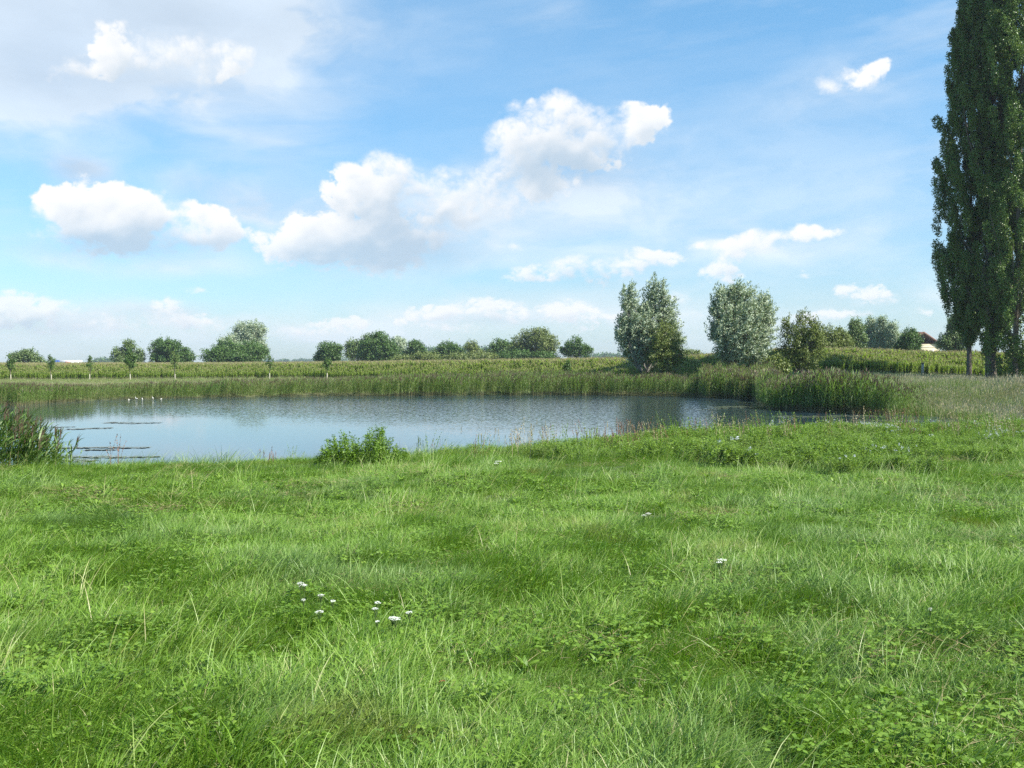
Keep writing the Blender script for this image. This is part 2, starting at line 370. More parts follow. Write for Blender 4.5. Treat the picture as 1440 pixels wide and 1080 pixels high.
# longer pale single blades and bents standing over the mat
def bents(seed, n=9):
    g = np.random.default_rng(seed); mb = MB()
    base = np.concatenate([g.normal(0, .07, (n, 2)), np.zeros((n, 1))], 1)
    ribbons(mb, base, g.normal(0, .6, n), g.uniform(.1, .7, n), g.uniform(.9, 1.7, n), g.uniform(.28, .45, n), g.uniform(.004, .007, n), np.where(g.random(n) < .07, 1., g.uniform(.5, .93, n)), S=5, twist=g.normal(0, .6, n))
    return mb.build('bents', G['grass'], link=False)
x, y = trapezoid(6000, 1.5, 20); k = (pond_sd(x, y) > 5) & (vnoise(x, y, .9, 41) > .42); x, y = x[k], y[k]
scatter('long_grass', [bents(200 + k) for k in range(6)], np.stack([x, y, height(x, y)], -1), rz(lie(x, y) + rng.normal(0, .6, len(x))), s3(rng.uniform(.6, 1.05, len(x))),
        'longer pale grass blades arching over the mown mat', 'grass')
# dry thatch lying in the sward
def thatch(seed, n=22):
    g = np.random.default_rng(seed); mb = MB()
    base = np.concatenate([g.normal(0, .10, (n, 2)), g.uniform(.03, .09, (n, 1))], 1)
    ribbons(mb, base, g.random(n) * 6.28, g.uniform(1.1, 1.5, n), g.uniform(1.4, 1.8, n), g.uniform(.05, .13, n), g.uniform(.002, .004, n), g.random(n), S=3, twist=g.normal(0, .5, n))
    return mb.build('thatch', G['thatch'], link=False)
x, y = trapezoid(26000, 2, 19); k = (vnoise(x, y, 1.0, 51) > .70) & (rng.random(len(x)) < .6); x, y = x[k], y[k]
scatter('dry_grass_litter', [thatch(300 + k) for k in range(4)], np.stack([x, y, height(x, y) + .0], -1), rz(rng.random(len(x)) * 6.28), s3(rng.uniform(.7, 1.3, len(x))),
        'patches of brown dead grass lying in the green meadow', 'dry grass')
# -- broad-leaved meadow herbs (clover, dandelion-like rosettes)
def rosette(seed, kind):
    g = np.random.default_rng(seed); mb = MB()
    if kind == 0:       # lobed basal leaves
        n = 9; a = np.linspace(0, 6.28, n, endpoint=False) + g.normal(0, .2, n)
        ribbons(mb, np.zeros((n, 3)) + [0, 0, .03], a, g.uniform(.5, .9, n), g.uniform(1.2, 1.7, n), g.uniform(.04, .075, n), g.uniform(.012, .02, n), g.uniform(.3, 1, n), S=5,
                prof=lambda t: .25 + .75 * np.sin(np.clip(t * 1.05, 0, 1) * 3.14) ** .8 * (.75 + .25 * np.cos(t * 31)), twist=g.normal(0, .2, n))
    else:               # clover trifoliate
        n = 22; c = np.concatenate([g.normal(0, .07, (n, 2)), g.uniform(.05, .11, (n, 1))], 1)
        for j in range(3):
            a = g.random(n) * .3 + j * 2.09; ax = np.stack([np.cos(a), np.sin(a), g.normal(0, .2, n)], -1)
            leaves(mb, c + ax * .011, ax, np.stack([g.normal(0, .3, n), g.normal(0, .3, n), np.ones(n)], -1), .022, .018, g.uniform(.2, 1, n))
    return mb.build('rosette', G['broadleaf'], link=False)
x, y = trapezoid(12000, 1.8, 14, pw=1.2); k = (.72 * vnoise(x, y, .5, 61) + .36 * rng.random(len(x)) + .12 * sstep(0, 1, (x - .2) / 2) * sstep(8, 4, y) > .60); x, y = x[k], y[k]
scatter('meadow_herbs', [rosette(400 + k, k % 2) for k in range(6)], np.stack([x, y, height(x, y) + .01], -1), rz(rng.random(len(x)) * 6.28), s3(rng.uniform(.8, 1.4, len(x))),
        'low broad leaved herbs and clover growing through the meadow grass', 'herbs')

# -- herb strip along the bank top
def herb(seed, h=.42, n=26, blue=False):
    g = np.random.default_rng(seed); mb = MB()
    st = 9; b = np.concatenate([g.normal(0, .09, (st, 2)), np.zeros((st, 1))], 1); ph = g.random(st) * 6.28
    P = ribbons(mb, b, ph, g.uniform(0, .3, st), g.uniform(.3, .9, st), g.uniform(.6, 1, st) * h, .006, .5, S=5, prof=lambda t: 1 - .5 * t, mat=1)
    for s in range(st):
        t = g.uniform(.2, 1, n); q = np.stack([np.interp(t * 5, range(6), P[s, :, j]) for j in range(3)], -1)
        a = g.random(n) * 6.28; dz = g.uniform(-.35, .5, n); ax = np.stack([np.cos(a), np.sin(a), dz], -1)
        leaves(mb, q + ax * .03, ax, np.stack([g.normal(0, .35, n), g.normal(0, .35, n), np.ones(n)], -1), g.uniform(.032, .062, n), g.uniform(.015, .030, n), g.uniform(0, 1, n))
        if blue and s % 3 == 0:
            c = P[s, -1] + g.normal(0, .015, (16, 3)) + [0, 0, .02]
            leaves(mb, c, g.normal(0, 1, (16, 3)), g.normal(0, .4, (16, 3)) + [0, -.4, 1], .022, .017, g.random(16), mat=2)
    return mb.build('herb', [G['herb'], G['stemg'], G['bluefl']], link=False)
n = 26000; x = rng.uniform(-14, 24, n); y = rng.uniform(12, 42, n)
crest = np.interp(x, [-12, -3, 0, 3, 6, 10, 24], [17.0, 17.4, 17.6, 18.6, 20.5, 22.5, 24])
inner = np.interp(x, [-12, -3, -.5, 1, 4, 8, 12, 24], [.7, .5, 1.0, 2.2, 4.2, 5.5, 6.2, 7])     # how far the strip reaches towards the camera
wid = vnoise(x, y, 1.2, 71)
k = (y > crest - inner * (.55 + .9 * wid)) & (pond_sd(x, y) > .3) & (wid + .25 * vnoise(x, y, .4, 72) > np.where(x < -1.5, .62, .42)) & (np.abs(x) < .56 * y + 2)
x, y, crest = x[k], y[k], crest[k]
hs = (.35 + .95 * vnoise(x, y, .8, 73)) * np.interp(x, [-12, -2, 0, 3, 7, 11, 24], [.34, .38, .68, .88, .80, .52, .42])
blue = vnoise(x, y, .8, 75) + .1 * rng.random(len(x)) > .74
blue &= (x > 3)
P3 = np.stack([x, y, height(x, y)], -1)
kb = blue
scatter('bank_herbs', [herb(500 + k) for k in range(6)], P3[~kb], rz(rng.random((~kb).sum()) * 6.28), s3(hs[~kb] * 1.05), 'leafy green herbs growing along the top of the near bank', 'herbs')
scatter('blue_flowering_herbs', [herb(520 + k, blue=True) for k in range(3)], P3[kb], rz(rng.random(kb.sum()) * 6.28), s3(hs[kb] * 1.12), 'pale blue flowering herbs on the right of the near bank', 'wild flowers')

def fringe(seed, dry):
    g = np.random.default_rng(seed); mb = MB(); n = 7
    b = np.concatenate([g.normal(0, .10, (n, 2)), np.zeros((n, 1))], 1)
    P = ribbons(mb, b, g.normal(0, .9, n), g.uniform(0, .25, n), g.uniform(.2, .8, n), g.uniform(.3, .62, n), .006, g.random(n), S=5, prof=lambda t: 1 - .6 * t)
    for s in range(n):
        m_ = 14; t = g.uniform(.55, 1, m_); q = np.stack([np.interp(t * 5, range(6), P[s, :, j]) for j in range(3)], -1); a = g.random(m_) * 6.28
        leaves(mb, q, np.stack([np.cos(a), np.sin(a), g.uniform(.2, 1, m_)], -1), g.normal(0, 1, (m_, 3)), g.uniform(.02, .045, m_), g.uniform(.008, .016, m_), g.random(m_))
    return mb.build('fringe', G[('dry', 'dock', 'herb')[dry]], link=False)
n = 5200; x = rng.uniform(-10, 26, n); y = rng.uniform(12, 34, n)
crest = np.interp(x, [-12, -3, 0, 3, 6, 10, 24], [15.2, 15.8, 16.8, 18.4, 20.5, 22.5, 24]); off = y - crest
k = (off > -1.0) & (off < 2.4) & (rng.random(n) < np.interp(x, [-10, -3, -1, 2, 20], [.02, .03, .15, .8, 1.]) * (.25 + 1.1 * (vnoise(x, y, 1.1, 97) > .5)))
x, y = x[k], y[k]
scatter('bank_fringe_weeds', [fringe(560 + k_, (0, 2, 2, 2, 2, 1)[k_]) for k_ in range(6)], np.stack([x, y, height(x, y)], -1), rz(rng.random(len(x)) * 6.28), s3(rng.uniform(.6, 1.15, len(x))),
        'ragged fringe of dry and green weed stems along the near bank', 'weeds')

# -- reeds
def reed(seed, h=2.4, n=7, dryk=.15, rad=.28, plume=.8, nl=10):
    g = np.random.default_rng(seed); mb = MB()
    b = np.concatenate([g.normal(0, rad, (n, 2)), np.zeros((n, 1))], 1)
    hh = h * g.uniform(.72, 1.05, n); ph = g.normal(0, .7, n)
    isdry = g.random(n) < dryk
    P = ribbons(mb, b, ph, g.uniform(0, .08, n), g.uniform(.1, .35, n), hh, .012, np.where(isdry, 1., g.uniform(0, .6, n)), S=5, prof=lambda t: 1 - .6 * t, mat=1)
    for s in range(n):
        k = nl; t = np.linspace(.28, .97, k) + g.normal(0, .03, k); t = np.clip(t, .1, 1)
        q = np.stack([np.interp(t * 5, range(6), P[s, :, j]) for j in range(3)], -1)
        ribbons(mb, q, g.normal(0, 1.1, k), g.uniform(.25, .6, k), g.uniform(1.2, 2.1, k), g.uniform(.32, .55, k), g.uniform(.020, .032, k),
                g.uniform(.0, .85, k) if not isdry[s] else g.uniform(.9, 1, k), S=3, prof=lambda t: np.sin(np.clip(.15 + t * .85, 0, 1) * 3.14) ** .6 + .04, twist=g.normal(0, .5, k))
        if g.random() < plume:
            m_ = 20; c = P[s, -1]; a = g.normal(0, .6, m_)
            ribbons(mb, np.tile(c, (m_, 1)) - [0, 0, .05] + np.stack([np.zeros(m_), np.zeros(m_), g.uniform(-.12, .1, m_)], -1), a, g.uniform(.05, .4, m_), g.uniform(.5, 1.4, m_), g.uniform(.14, .30, m_), g.uniform(.02, .035, m_), g.random(), S=2, prof=lambda t: np.array([.5, 1., .2]), mat=2)
    return mb.build('reed', [G['reed'], G['reedstem'], G['plume']], link=False)
def band(n, x0, x1, y0, y1, lo, hi, cond=None):
    x = rng.uniform(x0, x1, n); y = rng.uniform(y0, y1, n); sd = pond_sd(x, y) + 1.2 * (vnoise(x, y, 2.5, 81) - .5)
    k = (sd > lo) & (sd < hi)
    if cond is not None: k &= cond(x, y)
    return x[k], y[k]
# far shore belt
px_ = lambda x, y: 720 + x / y * F
x, y = band(60000, -62, 34, 62, 100, -.3, 5.0, lambda x, y: (px_(x, y) < 1086) & (y > 68 + 0 * x) & (px_(x, y) > -60))
pp = px_(x, y)
hm = np.interp(pp, [-50, 120, 260, 420, 640, 820, 980, 1000, 1085], [.74, .56, .60, .66, .78, .76, .74, .95, 1.0])
sdk = pond_sd(x, y); hm = hm * (1 - .09 * np.clip(sdk, 0, 5))
k = rng.random(len(x)) < np.where(sdk < 1.2, .9, .38); x, y, pp, hm = x[k], y[k], pp[k], hm[k]
hz = hm * (.78 + .36 * vnoise(x, y, 2.2, 83))
zz = np.maximum(height(x, y), WZ - .25)
k = (vnoise(x, y * .5, .9, 84) > .30)
scatter('far_shore_reeds', [reed(600 + k_, plume=.45, dryk=.12) for k_ in range(6)], np.stack([x, y, zz], -1)[k], rz(rng.normal(.0, .6, k.sum())), s3(hz[k] * .95, hz[k]), 'green reed belt along the far shore of the pond', 'reeds')
# tall straw-based stand below the second willow
x, y = band(26000, 13, 26, 76, 92, -.6, 2.2, lambda x, y: (px_(x, y) > 985) & (px_(x, y) < 1092) & (vnoise(px_(x, y) / 9., y * .02, 1., 86, 1) > .38))
x, y = x[:1500], y[:1500]
scatter('straw_based_reeds', [reed(620 + k_, h=2.7, dryk=.5, plume=.35) for k_ in range(4)], np.stack([x, y, np.maximum(height(x, y), WZ - .25)], -1), rz(rng.normal(0, .5, len(x))), s3(rng.uniform(.52, .80, len(x))), 'tall reeds with straw coloured stems below the willows', 'reeds')
# big right stand
x, y = band(40000, 13, 36, 54, 78, -.5, 4.5, lambda x, y: (px_(x, y) > 1078) & (px_(x, y) < 1290 + 40 * vnoise(x, y, 2, 87)) & (y > 56) & (y < 69))
k = rng.random(len(x)) < np.interp(px_(x, y), [1170, 1300], [1, .12]) * (.35 + .9 * vnoise(x, y, 1.5, 96)); x, y = x[k], y[k]; x, y = x[:1350], y[:1350]; pp = px_(x, y); fade = np.interp(pp, [1080, 1130, 1200, 1250, 1310], [.86, 1.0, .96, .75, .45])
scatter('right_shore_reeds', [reed(640 + k_, h=2.5, dryk=.14, plume=.5, nl=12) for k_ in range(6)], np.stack([x, y, np.maximum(height(x, y), WZ - .2)], -1), rz(rng.normal(0, .6, len(x))), s3(rng.uniform(.66, .92, len(x)) * (.72 + .5 * vnoise(x, y * .6, 1.4, 89)) * fade * np.interp(y, [60, 70], [1.05, .8])), 'dense blue green reeds with brown plumes on the right shore', 'reeds')

# -- rough grass of the far banks and the dry verge on the right
def rough(seed, n=40, h=(.4, .9)):
    g = np.random.default_rng(seed); mb = MB()
    b = np.concatenate([g.normal(0, .28, (n, 2)), np.zeros((n, 1))], 1)
    ribbons(mb, b, g.normal(0, .9, n), g.uniform(.0, .4, n), g.uniform(.5, 1.4, n), g.uniform(*h, n), g.uniform(.012, .022, n), g.random(n) * .9, S=3, twist=g.normal(0, .5, n))
    m_ = n // 8; b = np.concatenate([g.normal(0, .28, (m_, 2)), np.zeros((m_, 1))], 1); hh = g.uniform(.7, 1.15, m_)
    P = ribbons(mb, b, g.normal(0, .7, m_), .05, g.uniform(.2, .6, m_), hh, .009, .8, S=3, prof=lambda t: 1 - .4 * t, mat=1)
    ribbons(mb, P[:, -1] - [0, 0, .03], g.normal(0, .5, m_), g.uniform(.1, .5, m_), g.uniform(.5, 1.2, m_), .17, .035, g.random(m_), S=2, prof=lambda t: np.array([.4, 1, .1]), mat=1)
    return mb.build('rough', [G['meadow'], G['dry']], link=False)
n = 120000; y = rng.uniform(40, 150, n); x = rng.uniform(-.62, .62, n) * y
sd = pond_sd(x, y); front = np.interp(x / y, [-.55, -.25, 0, .1, .3, .5], [150, 150, 120, 108, 102, 101])
k = (sd > 1.5) & (y < front + 2) & ~((px_(x, y) > 1080) & (px_(x, y) < 1180) & (y > 57) & (sd < 5)) & ((y < 100) | (rng.random(n) < .4)) & ((y > 44))
x, y = x[k], y[k]
scatter('rough_bank_grass', [rough(700 + k_) for k_ in range(6)], np.stack([x, y, height(x, y)], -1), rz(rng.normal(0, .5, len(x))),
        s3(rng.uniform(.6, 1.05, len(x)) * np.where(px_(x, y) > 1100, np.interp(y, [60, 76, 84], [.85, .60, .30]), np.where(y > 100, .42, .6)) * (.35 + 1.2 * vnoise(x, y, 2.0, 88))), 'tall rough grass with dry seed heads on the far banks', 'grass')

# -- maize
def maize(seed, n=3):
    g = np.random.default_rng(seed); mb = MB()
    for s in range(n):
        b = np.array([[g.normal(0, .22), (s - (n - 1) / 2) * .6 + g.normal(0, .12), 0]]); h = g.uniform(1.95, 2.25)
        ribbons(mb, b, g.random() * 6, 0, .06, h, .03, .3, S=2, prof=lambda t: 1 - .5 * t)
        k = 15; z = np.linspace(.12, .93, k) * h; a = np.where(np.arange(k) % 2 == 0, 0., math.pi) + g.random() * 3.14 + g.normal(0, .3, k)
        ribbons(mb, np.stack([np.full(k, b[0, 0]), np.full(k, b[0, 1]), z], -1), a, g.uniform(.3, .55, k), g.uniform(1.7, 2.5, k), g.uniform(.55, .85, k) * np.interp(z / h, [.2, .5, .95], [.9, 1.1, .6]),
                g.uniform(.085, .12, k), np.clip(g.normal(.45, .25, k), 0, .95), S=4, prof=lambda t: np.sin(np.clip(.2 + t * .8, 0, 1) * 3.14) ** .6 + .03, twist=g.normal(0, .3, k))
        m_ = 9; ribbons(mb, np.tile([b[0, 0], b[0, 1], h * .97], (m_, 1)), g.random(m_) * 6.28, g.uniform(.05, .5, m_), g.uniform(.3, 1., m_), g.uniform(.2, .34, m_), .022, g.random(m_), S=2, prof=lambda t: 1 - .5 * t, mat=1)
    return mb.build('maize', [G['maize'], G['tassel']], link=False)
def maize_pts(n, da, db):
    a = rng.uniform(-.60, .58, n); fr = np.interp(a, [-.55, -.25, 0, .1, .3, .5], [150, 150, 120, 108, 102, 101]); y = fr + rng.uniform(da, db, n); return a * y, y
parts = [maize_pts(15000, 0, 7), maize_pts(9500, 6, 40), maize_pts(14000, 40, 170)]
x = np.concatenate([p_[0] for p_ in parts]); y = np.concatenate([p_[1] for p_ in parts])
k = ~((x / y > .28) & (y > 190)) & ~((px_(x, y) > 1278) & (px_(x, y) < 1345) & (y > 150)); x, y = x[k], y[k]
scatter('maize_field', [maize(800 + k_) for k_ in range(7)], np.stack([x, y, height(x, y)], -1), rz(rng.normal(0, .25, len(x))), s3(rng.uniform(.88, 1.05, len(x)) * (.93 + .12 * vnoise(x, y, 7., 95)) * np.clip(.42 + (y - np.interp(x / y, [-.55, -.25, 0, .1, .3, .5], [150, 150, 120, 108, 102, 101])) / 7.5 + .3 * (vnoise(x, y, 2.2, 98) - .5), .35, 1)), 'field of tall green maize with tan tassels behind the pond', 'maize')

# -- pondweed mats
def pads(mb, px0, px1, py, w, n, g):
    d = 3.0 * F / (py - HY)
    t = g.random(n); px = px0 + (px1 - px0) * t; xx = (px - 720) / F * d
    yy = d + w * (vnoise(xx, xx * 0 + py, 1.3, 91) - .5) * 3 + g.normal(0, w * .45, n) * (.3 + vnoise(xx, xx * 0 + py, .8, 92))
    r = g.uniform(.04, .11, n); a = np.arange(4) * 1.5708
    ang = a[None] + g.random(n)[:, None] * 6
    V = np.stack([xx[:, None] + np.cos(ang) * r[:, None] * 1.5, yy[:, None] + np.sin(ang) * r[:, None], WZ + .004 + (g.random(n)[:, None] * .012) + np.sin(ang * 3) * .006], -1)
    mb.add(V, np.arange(n * 4).reshape(n, 4), np.repeat(g.random(n), 4))
g = np.random.default_rng(5)
for name, label, segs in (('pondweed', 'streaks of floating pondweed on the left of the pond', [(98, 150, 603, .5, 260), (145, 222, 595, .5, 420), (60, 100, 601, .4, 60), (86, 205, 630, .35, 700), (120, 160, 633, .2, 150), (60, 222, 642, .3, 900), (40, 130, 648, .5, 700)]),
                          ('pondweed', 'olive mats of floating pondweed on the right of the pond', [(965, 1008, 576, .4, 260), (1000, 1095, 573, 1.6, 1500), (1040, 1095, 566, 1.5, 600), (1090, 1240, 586, .9, 1700), (1200, 1330, 592, .8, 700)])):
    mb = MB()
    for s in segs: pads(mb, *s, g)
    tag(mb.build(name, G['weed']), label, 'pondweed', kind='stuff')

# ------------------------------------------------------------------ trees
def foliage(mb, lobes, n_cl, per, clen, crad, lL, lW, up=.3, outw=1., wind=(0, 0, 0), seed=1, surf=2.2, align=.5, rnd_bias=0, zmin=.15):
    """leaf sprays spread through ellipsoidal lobes (cx,cy,cz,rx,ry,rz in metres)"""
    g = np.random.default_rng(seed); lb = np.array(lobes, float)
    vol = lb[:, 3] * lb[:, 4] * lb[:, 5]; pr = vol ** .72; pr /= pr.sum()
    w = g.choice(len(lb), n_cl, p=pr); u = norm(g.normal(0, 1, (n_cl, 3))); r = g.random(n_cl) ** (1 / surf)
    r = r * (.80 + .30 * g.random(n_cl))
    c = lb[w, :3] + u * lb[w, 3:] * r[:, None]
    c[:, 2] = np.maximum(c[:, 2], zmin)
    out = norm(u / lb[w, 3:] * lb[w, 3:].mean(1, keepdims=True))
    ax = norm(out * outw + np.array([0, 0, up]) + np.array(wind) + g.normal(0, .28, (n_cl, 3)))
    crnd = np.clip(g.normal(.45, .2, n_cl), 0, 1)
    k = np.repeat(np.arange(n_cl), per); n = len(k)
    s = g.uniform(-.5, .5, n)
    pos = c[k] + ax[k] * (s * clen)[:, None] + g.normal(0, 1, (n, 3)) * crad * (1 - .6 * np.abs(s))[:, None]
    la = norm(ax[k] * align + g.normal(0, .6, (n, 3)))
    ln = norm(out[k] * .6 + np.array([.1, -.1, .8]) + g.normal(0, .55, (n, 3)))
    rv = np.clip(crnd[k] * .65 + g.random(n) * .4 + rnd_bias, 0, 1)
    leaves(mb, pos, la, ln, g.uniform(.7, 1.25, n) * lL, g.uniform(.7, 1.2, n) * lW, rv)
    return c

def crooked(p0, p1, k=6, j=.06, seed=0):
    g = np.random.default_rng(seed); p0 = np.array(p0, float); p1 = np.array(p1, float); t = np.linspace(0, 1, k)[:, None]
    L_ = np.linalg.norm(p1 - p0); q = p0 + (p1 - p0) * t + g.normal(0, 1, (k, 3)) * j * L_ * np.sin(t * 3.14) * .5
    return q

TREES = []
def tree(name, label, cat, d, lob, kind, group=None, trunk=None, seed=1, dens=1.0, leaf=1.0, tr=None, bark='bark', depth=.85, stems=1):
    """lob: crown lobes as (photo x, photo y, half width, half height) at distance d metres"""
    lob = np.array(lob, float); k = d / F
    tx = trunk if trunk is not None else np.average(lob[:, 0], weights=lob[:, 2])
    base = at(tx, d); root = empty(name, base)
    g = np.random.default_rng(seed)
    L3 = []
    for (cx, cy, rx, ry) in lob:
        X_ = (cx - 720) * k; Z_ = zpx(cy, d)
        L3.append((X_ - base[0], g.normal(0, rx * k * .25), Z_ - base[2], rx * k * 1.06, rx * k * depth, ry * k * 1.05))
    for _ in range(4 + 2 * len(lob) if d < 400 else 0):        # uneven outline: smaller boughs pushing out of the main masses
        l = L3[g.integers(len(lob))]; u = norm(g.normal(0, 1, (1, 3)))[0]; u[2] = abs(u[2]) * .9 - .15; f_ = g.uniform(.20, .36)
        L3.append((l[0] + u[0] * l[3] * .88, l[1] + u[1] * l[4] * .88, l[2] + u[2] * l[5] * .92, l[3] * f_, l[4] * f_, l[5] * f_ * 1.15))
    L3 = np.array(L3); H = (L3[:, 2] + L3[:, 5]).max(); Wd = (L3[:, 0] + L3[:, 3]).max() - (L3[:, 0] - L3[:, 3]).min()
    # trunk and limbs
    mt = MB(); r0 = tr or max(.10, .022 * H); top = L3[np.argmax(L3[:, 2] + L3[:, 5])]
    for s in range(stems):
        off = np.array([(s - (stems - 1) / 2) * r0 * 3, g.normal(0, .2), 0]) if stems > 1 else np.zeros(3)
        tt = L3[g.integers(len(L3))] if stems > 1 else top
        q = crooked(off + [0, 0, -.3], (tt[0] * .8, tt[1] * .8, tt[2] + tt[5] * .55), 8, .05, seed + s)
        tube(mt, q, np.linspace(1.25, .16, 8) ** 1.1 * r0 / (1 if stems == 1 else 1.5), 9)
        if s == 0: main = q
    for j, l in enumerate(L3):
        for b in range(3):
            st = main[g.integers(1, 5)]; u = norm(g.normal(0, 1, (1, 3)))[0]
            en = l[:3] + u * l[3:] * .7; en[2] = max(en[2], st[2] + .2)
            tube(mt, crooked(st, en, 5, .08, seed * 31 + j * 7 + b), np.linspace(.38, .05, 5) * r0, 5)
    mt.build('trunk', G[bark], root, smooth=True)
    # crown
    mc = MB(); area = (L3[:, 3] * L3[:, 5]).sum() * math.pi
    sc = max(1.0, d / 150) * leaf
    spec = dict(
        willow=dict(clen=.95, crad=.10, lL=.24, lW=.075, up=.55, outw=.8, wind=(.45, 0, .05), per=30, align=1.0, f=18.0, mat='willow'),
        olivew=dict(clen=.8, crad=.13, lL=.19, lW=.085, up=.6, outw=.8, wind=(.35, 0, 0), per=28, align=.8, f=15.0, mat='olive'),
        silver=dict(clen=.55, crad=.22, lL=.20, lW=.13, up=.6, outw=.8, wind=(.3, 0, 0), per=26, align=.6, f=18.0, mat='willow'),
        mid=dict(clen=.5, crad=.22, lL=.20, lW=.15, up=.35, outw=1., wind=(.1, 0, 0), per=26, align=.3, f=19.0, mat='mid'),
        olive=dict(clen=.5, crad=.22, lL=.20, lW=.14, up=.35, outw=1., wind=(.1, 0, 0), per=26, align=.3, f=19.0, mat='olive'),
        dark=dict(clen=.45, crad=.22, lL=.20, lW=.16, up=.3, outw=1., wind=(.1, 0, 0), per=26, align=.3, f=22.0, mat='dark'),
    )[kind]
    ncl = int(max(60, area / (sc * sc) * spec['f'] * dens))
    foliage(mc, L3, ncl, spec['per'], spec['clen'] * sc, spec['crad'] * sc, spec['lL'] * sc, spec['lW'] * sc, spec['up'], spec['outw'], spec['wind'], seed, align=spec['align'])
    mc.build('crown', G[spec['mat']], root)
    tag(root, label, cat, group)
    TREES.append(root)
    return root

far = 'trees beyond the maize field'
tree('bushy_tree', 'low grey green rounded tree at the far left of the field edge', 'tree', 290, [(24, 505, 12, 9), (38, 502, 14, 9), (52, 508, 10, 7)], 'mid', far, seed=11)
tree('broad_tree', 'twin topped grey green tree left of the round dark one, left of the pond centre', 'tree', 300, [(168, 499, 11, 13), (181, 490, 9, 15), (195, 501, 8, 11), (181, 507, 21, 9)], 'mid', far, seed=12, dens=.8)
tree('broad_tree', 'broad domed dark tree, second from the left on the field skyline', 'tree', 300, [(224, 492, 15, 16), (243, 489, 15, 12), (260, 500, 13, 11), (240, 505, 31, 9)], 'dark', far, seed=13)
tree('tall_tree', 'tall pale topped tree, highest on the left skyline', 'tree', 310, [(345, 473, 20, 21), (357, 470, 17, 19), (336, 490, 24, 20), (365, 492, 12, 18)], 'silver', far, seed=14, dens=.9)
tree('bushy_tree', 'dark spreading tree at the foot of the tall pale topped tree', 'tree', 292, [(305, 500, 20, 13), (322, 494, 17, 16), (352, 497, 24, 17), (335, 505, 30, 10)], 'dark', far, seed=15)
tree('round_tree', 'small round dark green tree alone right of the pale topped tree', 'tree', 280, [(463, 494, 16, 13), (456, 502, 12, 9), (472, 502, 10, 9)], 'dark', far, seed=16)
tree('broad_tree', 'grey olive tree behind the left side of the round green tree', 'tree', 330, [(499, 494, 15, 16), (521, 484, 13, 15)], 'mid', far, seed=17)
tree('round_tree', 'large round dark green tree in the middle of the hedge line', 'tree', 285, [(532, 490, 25, 22), (520, 499, 18, 14), (545, 500, 17, 13)], 'dark', far, seed=18, dens=1.2)
tree('slender_tree', 'pale grey tree peeping out right of the large round green tree', 'tree', 330, [(561, 488, 11, 15), (552, 495, 10, 14)], 'silver', far, seed=19)
tree('broad_tree', 'small dark tree with irregular top right of the pale grey tree', 'tree', 300, [(584, 491, 11, 11), (576, 500, 12, 9), (592, 500, 10, 9)], 'dark', far, seed=20)
tree('scrub_bush', 'brownish olive scrub below the hedge trees left of centre', 'bush', 280, [(600, 503, 18, 7), (570, 505, 14, 6), (560, 507, 10, 5)], 'olive', far, seed=21)
tree('broad_tree', 'dark green tree with flat top above the centre hedge', 'tree', 300, [(628, 492, 15, 12), (619, 500, 12, 9), (641, 499, 12, 10)], 'dark', far, seed=22)
tree('scrub_bush', 'low olive hedge bush at the centre of the field edge', 'bush', 285, [(650, 503, 20, 7), (680, 503, 20, 7), (632, 506, 14, 5)], 'olive', far, seed=23)
tree('slender_tree', 'slim yellowish tree rising from the centre hedge', 'tree', 295, [(663, 492, 9, 13), (670, 500, 10, 9)], 'olive', far, seed=24)
tree('broad_tree', 'dark tree adjoining the big olive tree on its left', 'tree', 300, [(704, 488, 13, 11), (697, 498, 16, 9), (716, 494, 12, 13)], 'dark', far, seed=25)
tree('broad_tree', 'big olive green domed tree right of the centre hedge', 'tree', 290, [(735, 483, 14, 19), (757, 477, 18, 16), (772, 486, 14, 18), (745, 495, 30, 10)], 'olive', far, seed=26, dens=.9)
tree('scrub_bush', 'low dark bush at the foot of the big olive tree', 'bush', 280, [(725, 500, 24, 7), (765, 502, 22, 6)], 'dark', far, seed=27)
tree('round_tree', 'small round dark tree standing alone left of the first willow', 'tree', 280, [(808, 487, 14, 12), (801, 494, 13, 9), (819, 494, 12, 9)], 'dark', far, seed=28, dens=.7)
tree('silver_shrub', 'small silvery tree half hidden behind the first willow', 'tree', 125, [(953, 486, 11, 14), (957, 478, 7, 9)], 'willow', None, seed=29, dens=.7)
tree('scrub_bush', 'olive bush on the field edge between the two willows', 'bush', 200, [(972, 498, 15, 5), (960, 501, 14, 5)], 'olive', None, seed=30)
# the three pond willows
wl = 'silver willows on the far bank'
tree('willow_tree', 'silver willow with twin tops, leftmost of the willows by the water', 'willow', 93,
     [(885, 424, 12, 30), (920, 421, 17, 30), (905, 460, 36, 32), (940, 448, 15, 32), (880, 468, 15, 26), (904, 494, 25, 22), (944, 480, 11, 24)], 'willow', wl, trunk=903, seed=41, dens=1.25, stems=2, bark='palebark')
tree('bushy_willow', 'olive green bush growing in front of the right side of the leftmost willow', 'willow', 91,
     [(937, 475, 18, 26), (930, 500, 22, 24), (948, 505, 13, 20)], 'olivew', None, trunk=936, seed=42, stems=3, bark='palebark', tr=.12)
tree('willow_tree', 'silver willow with broad rounded crown, middle one of the willows', 'willow', 89,
     [(1014, 434, 17, 34), (1042, 422, 21, 28), (1070, 440, 16, 28), (1036, 464, 40, 42), (1072, 458, 16, 36), (1026, 494, 22, 20), (1058, 494, 24, 20)], 'willow', wl, trunk=1040, seed=43, dens=1.25, stems=3)
tree('willow_tree', 'smaller olive tinged willow, right of the two tall ones', 'willow', 89,
     [(1110, 466, 14, 22), (1132, 464, 17, 24), (1146, 482, 13, 26), (1118, 494, 23, 24), (1134, 502, 24, 20)], 'olivew', wl, trunk=1128, seed=44, dens=1.0, stems=2)
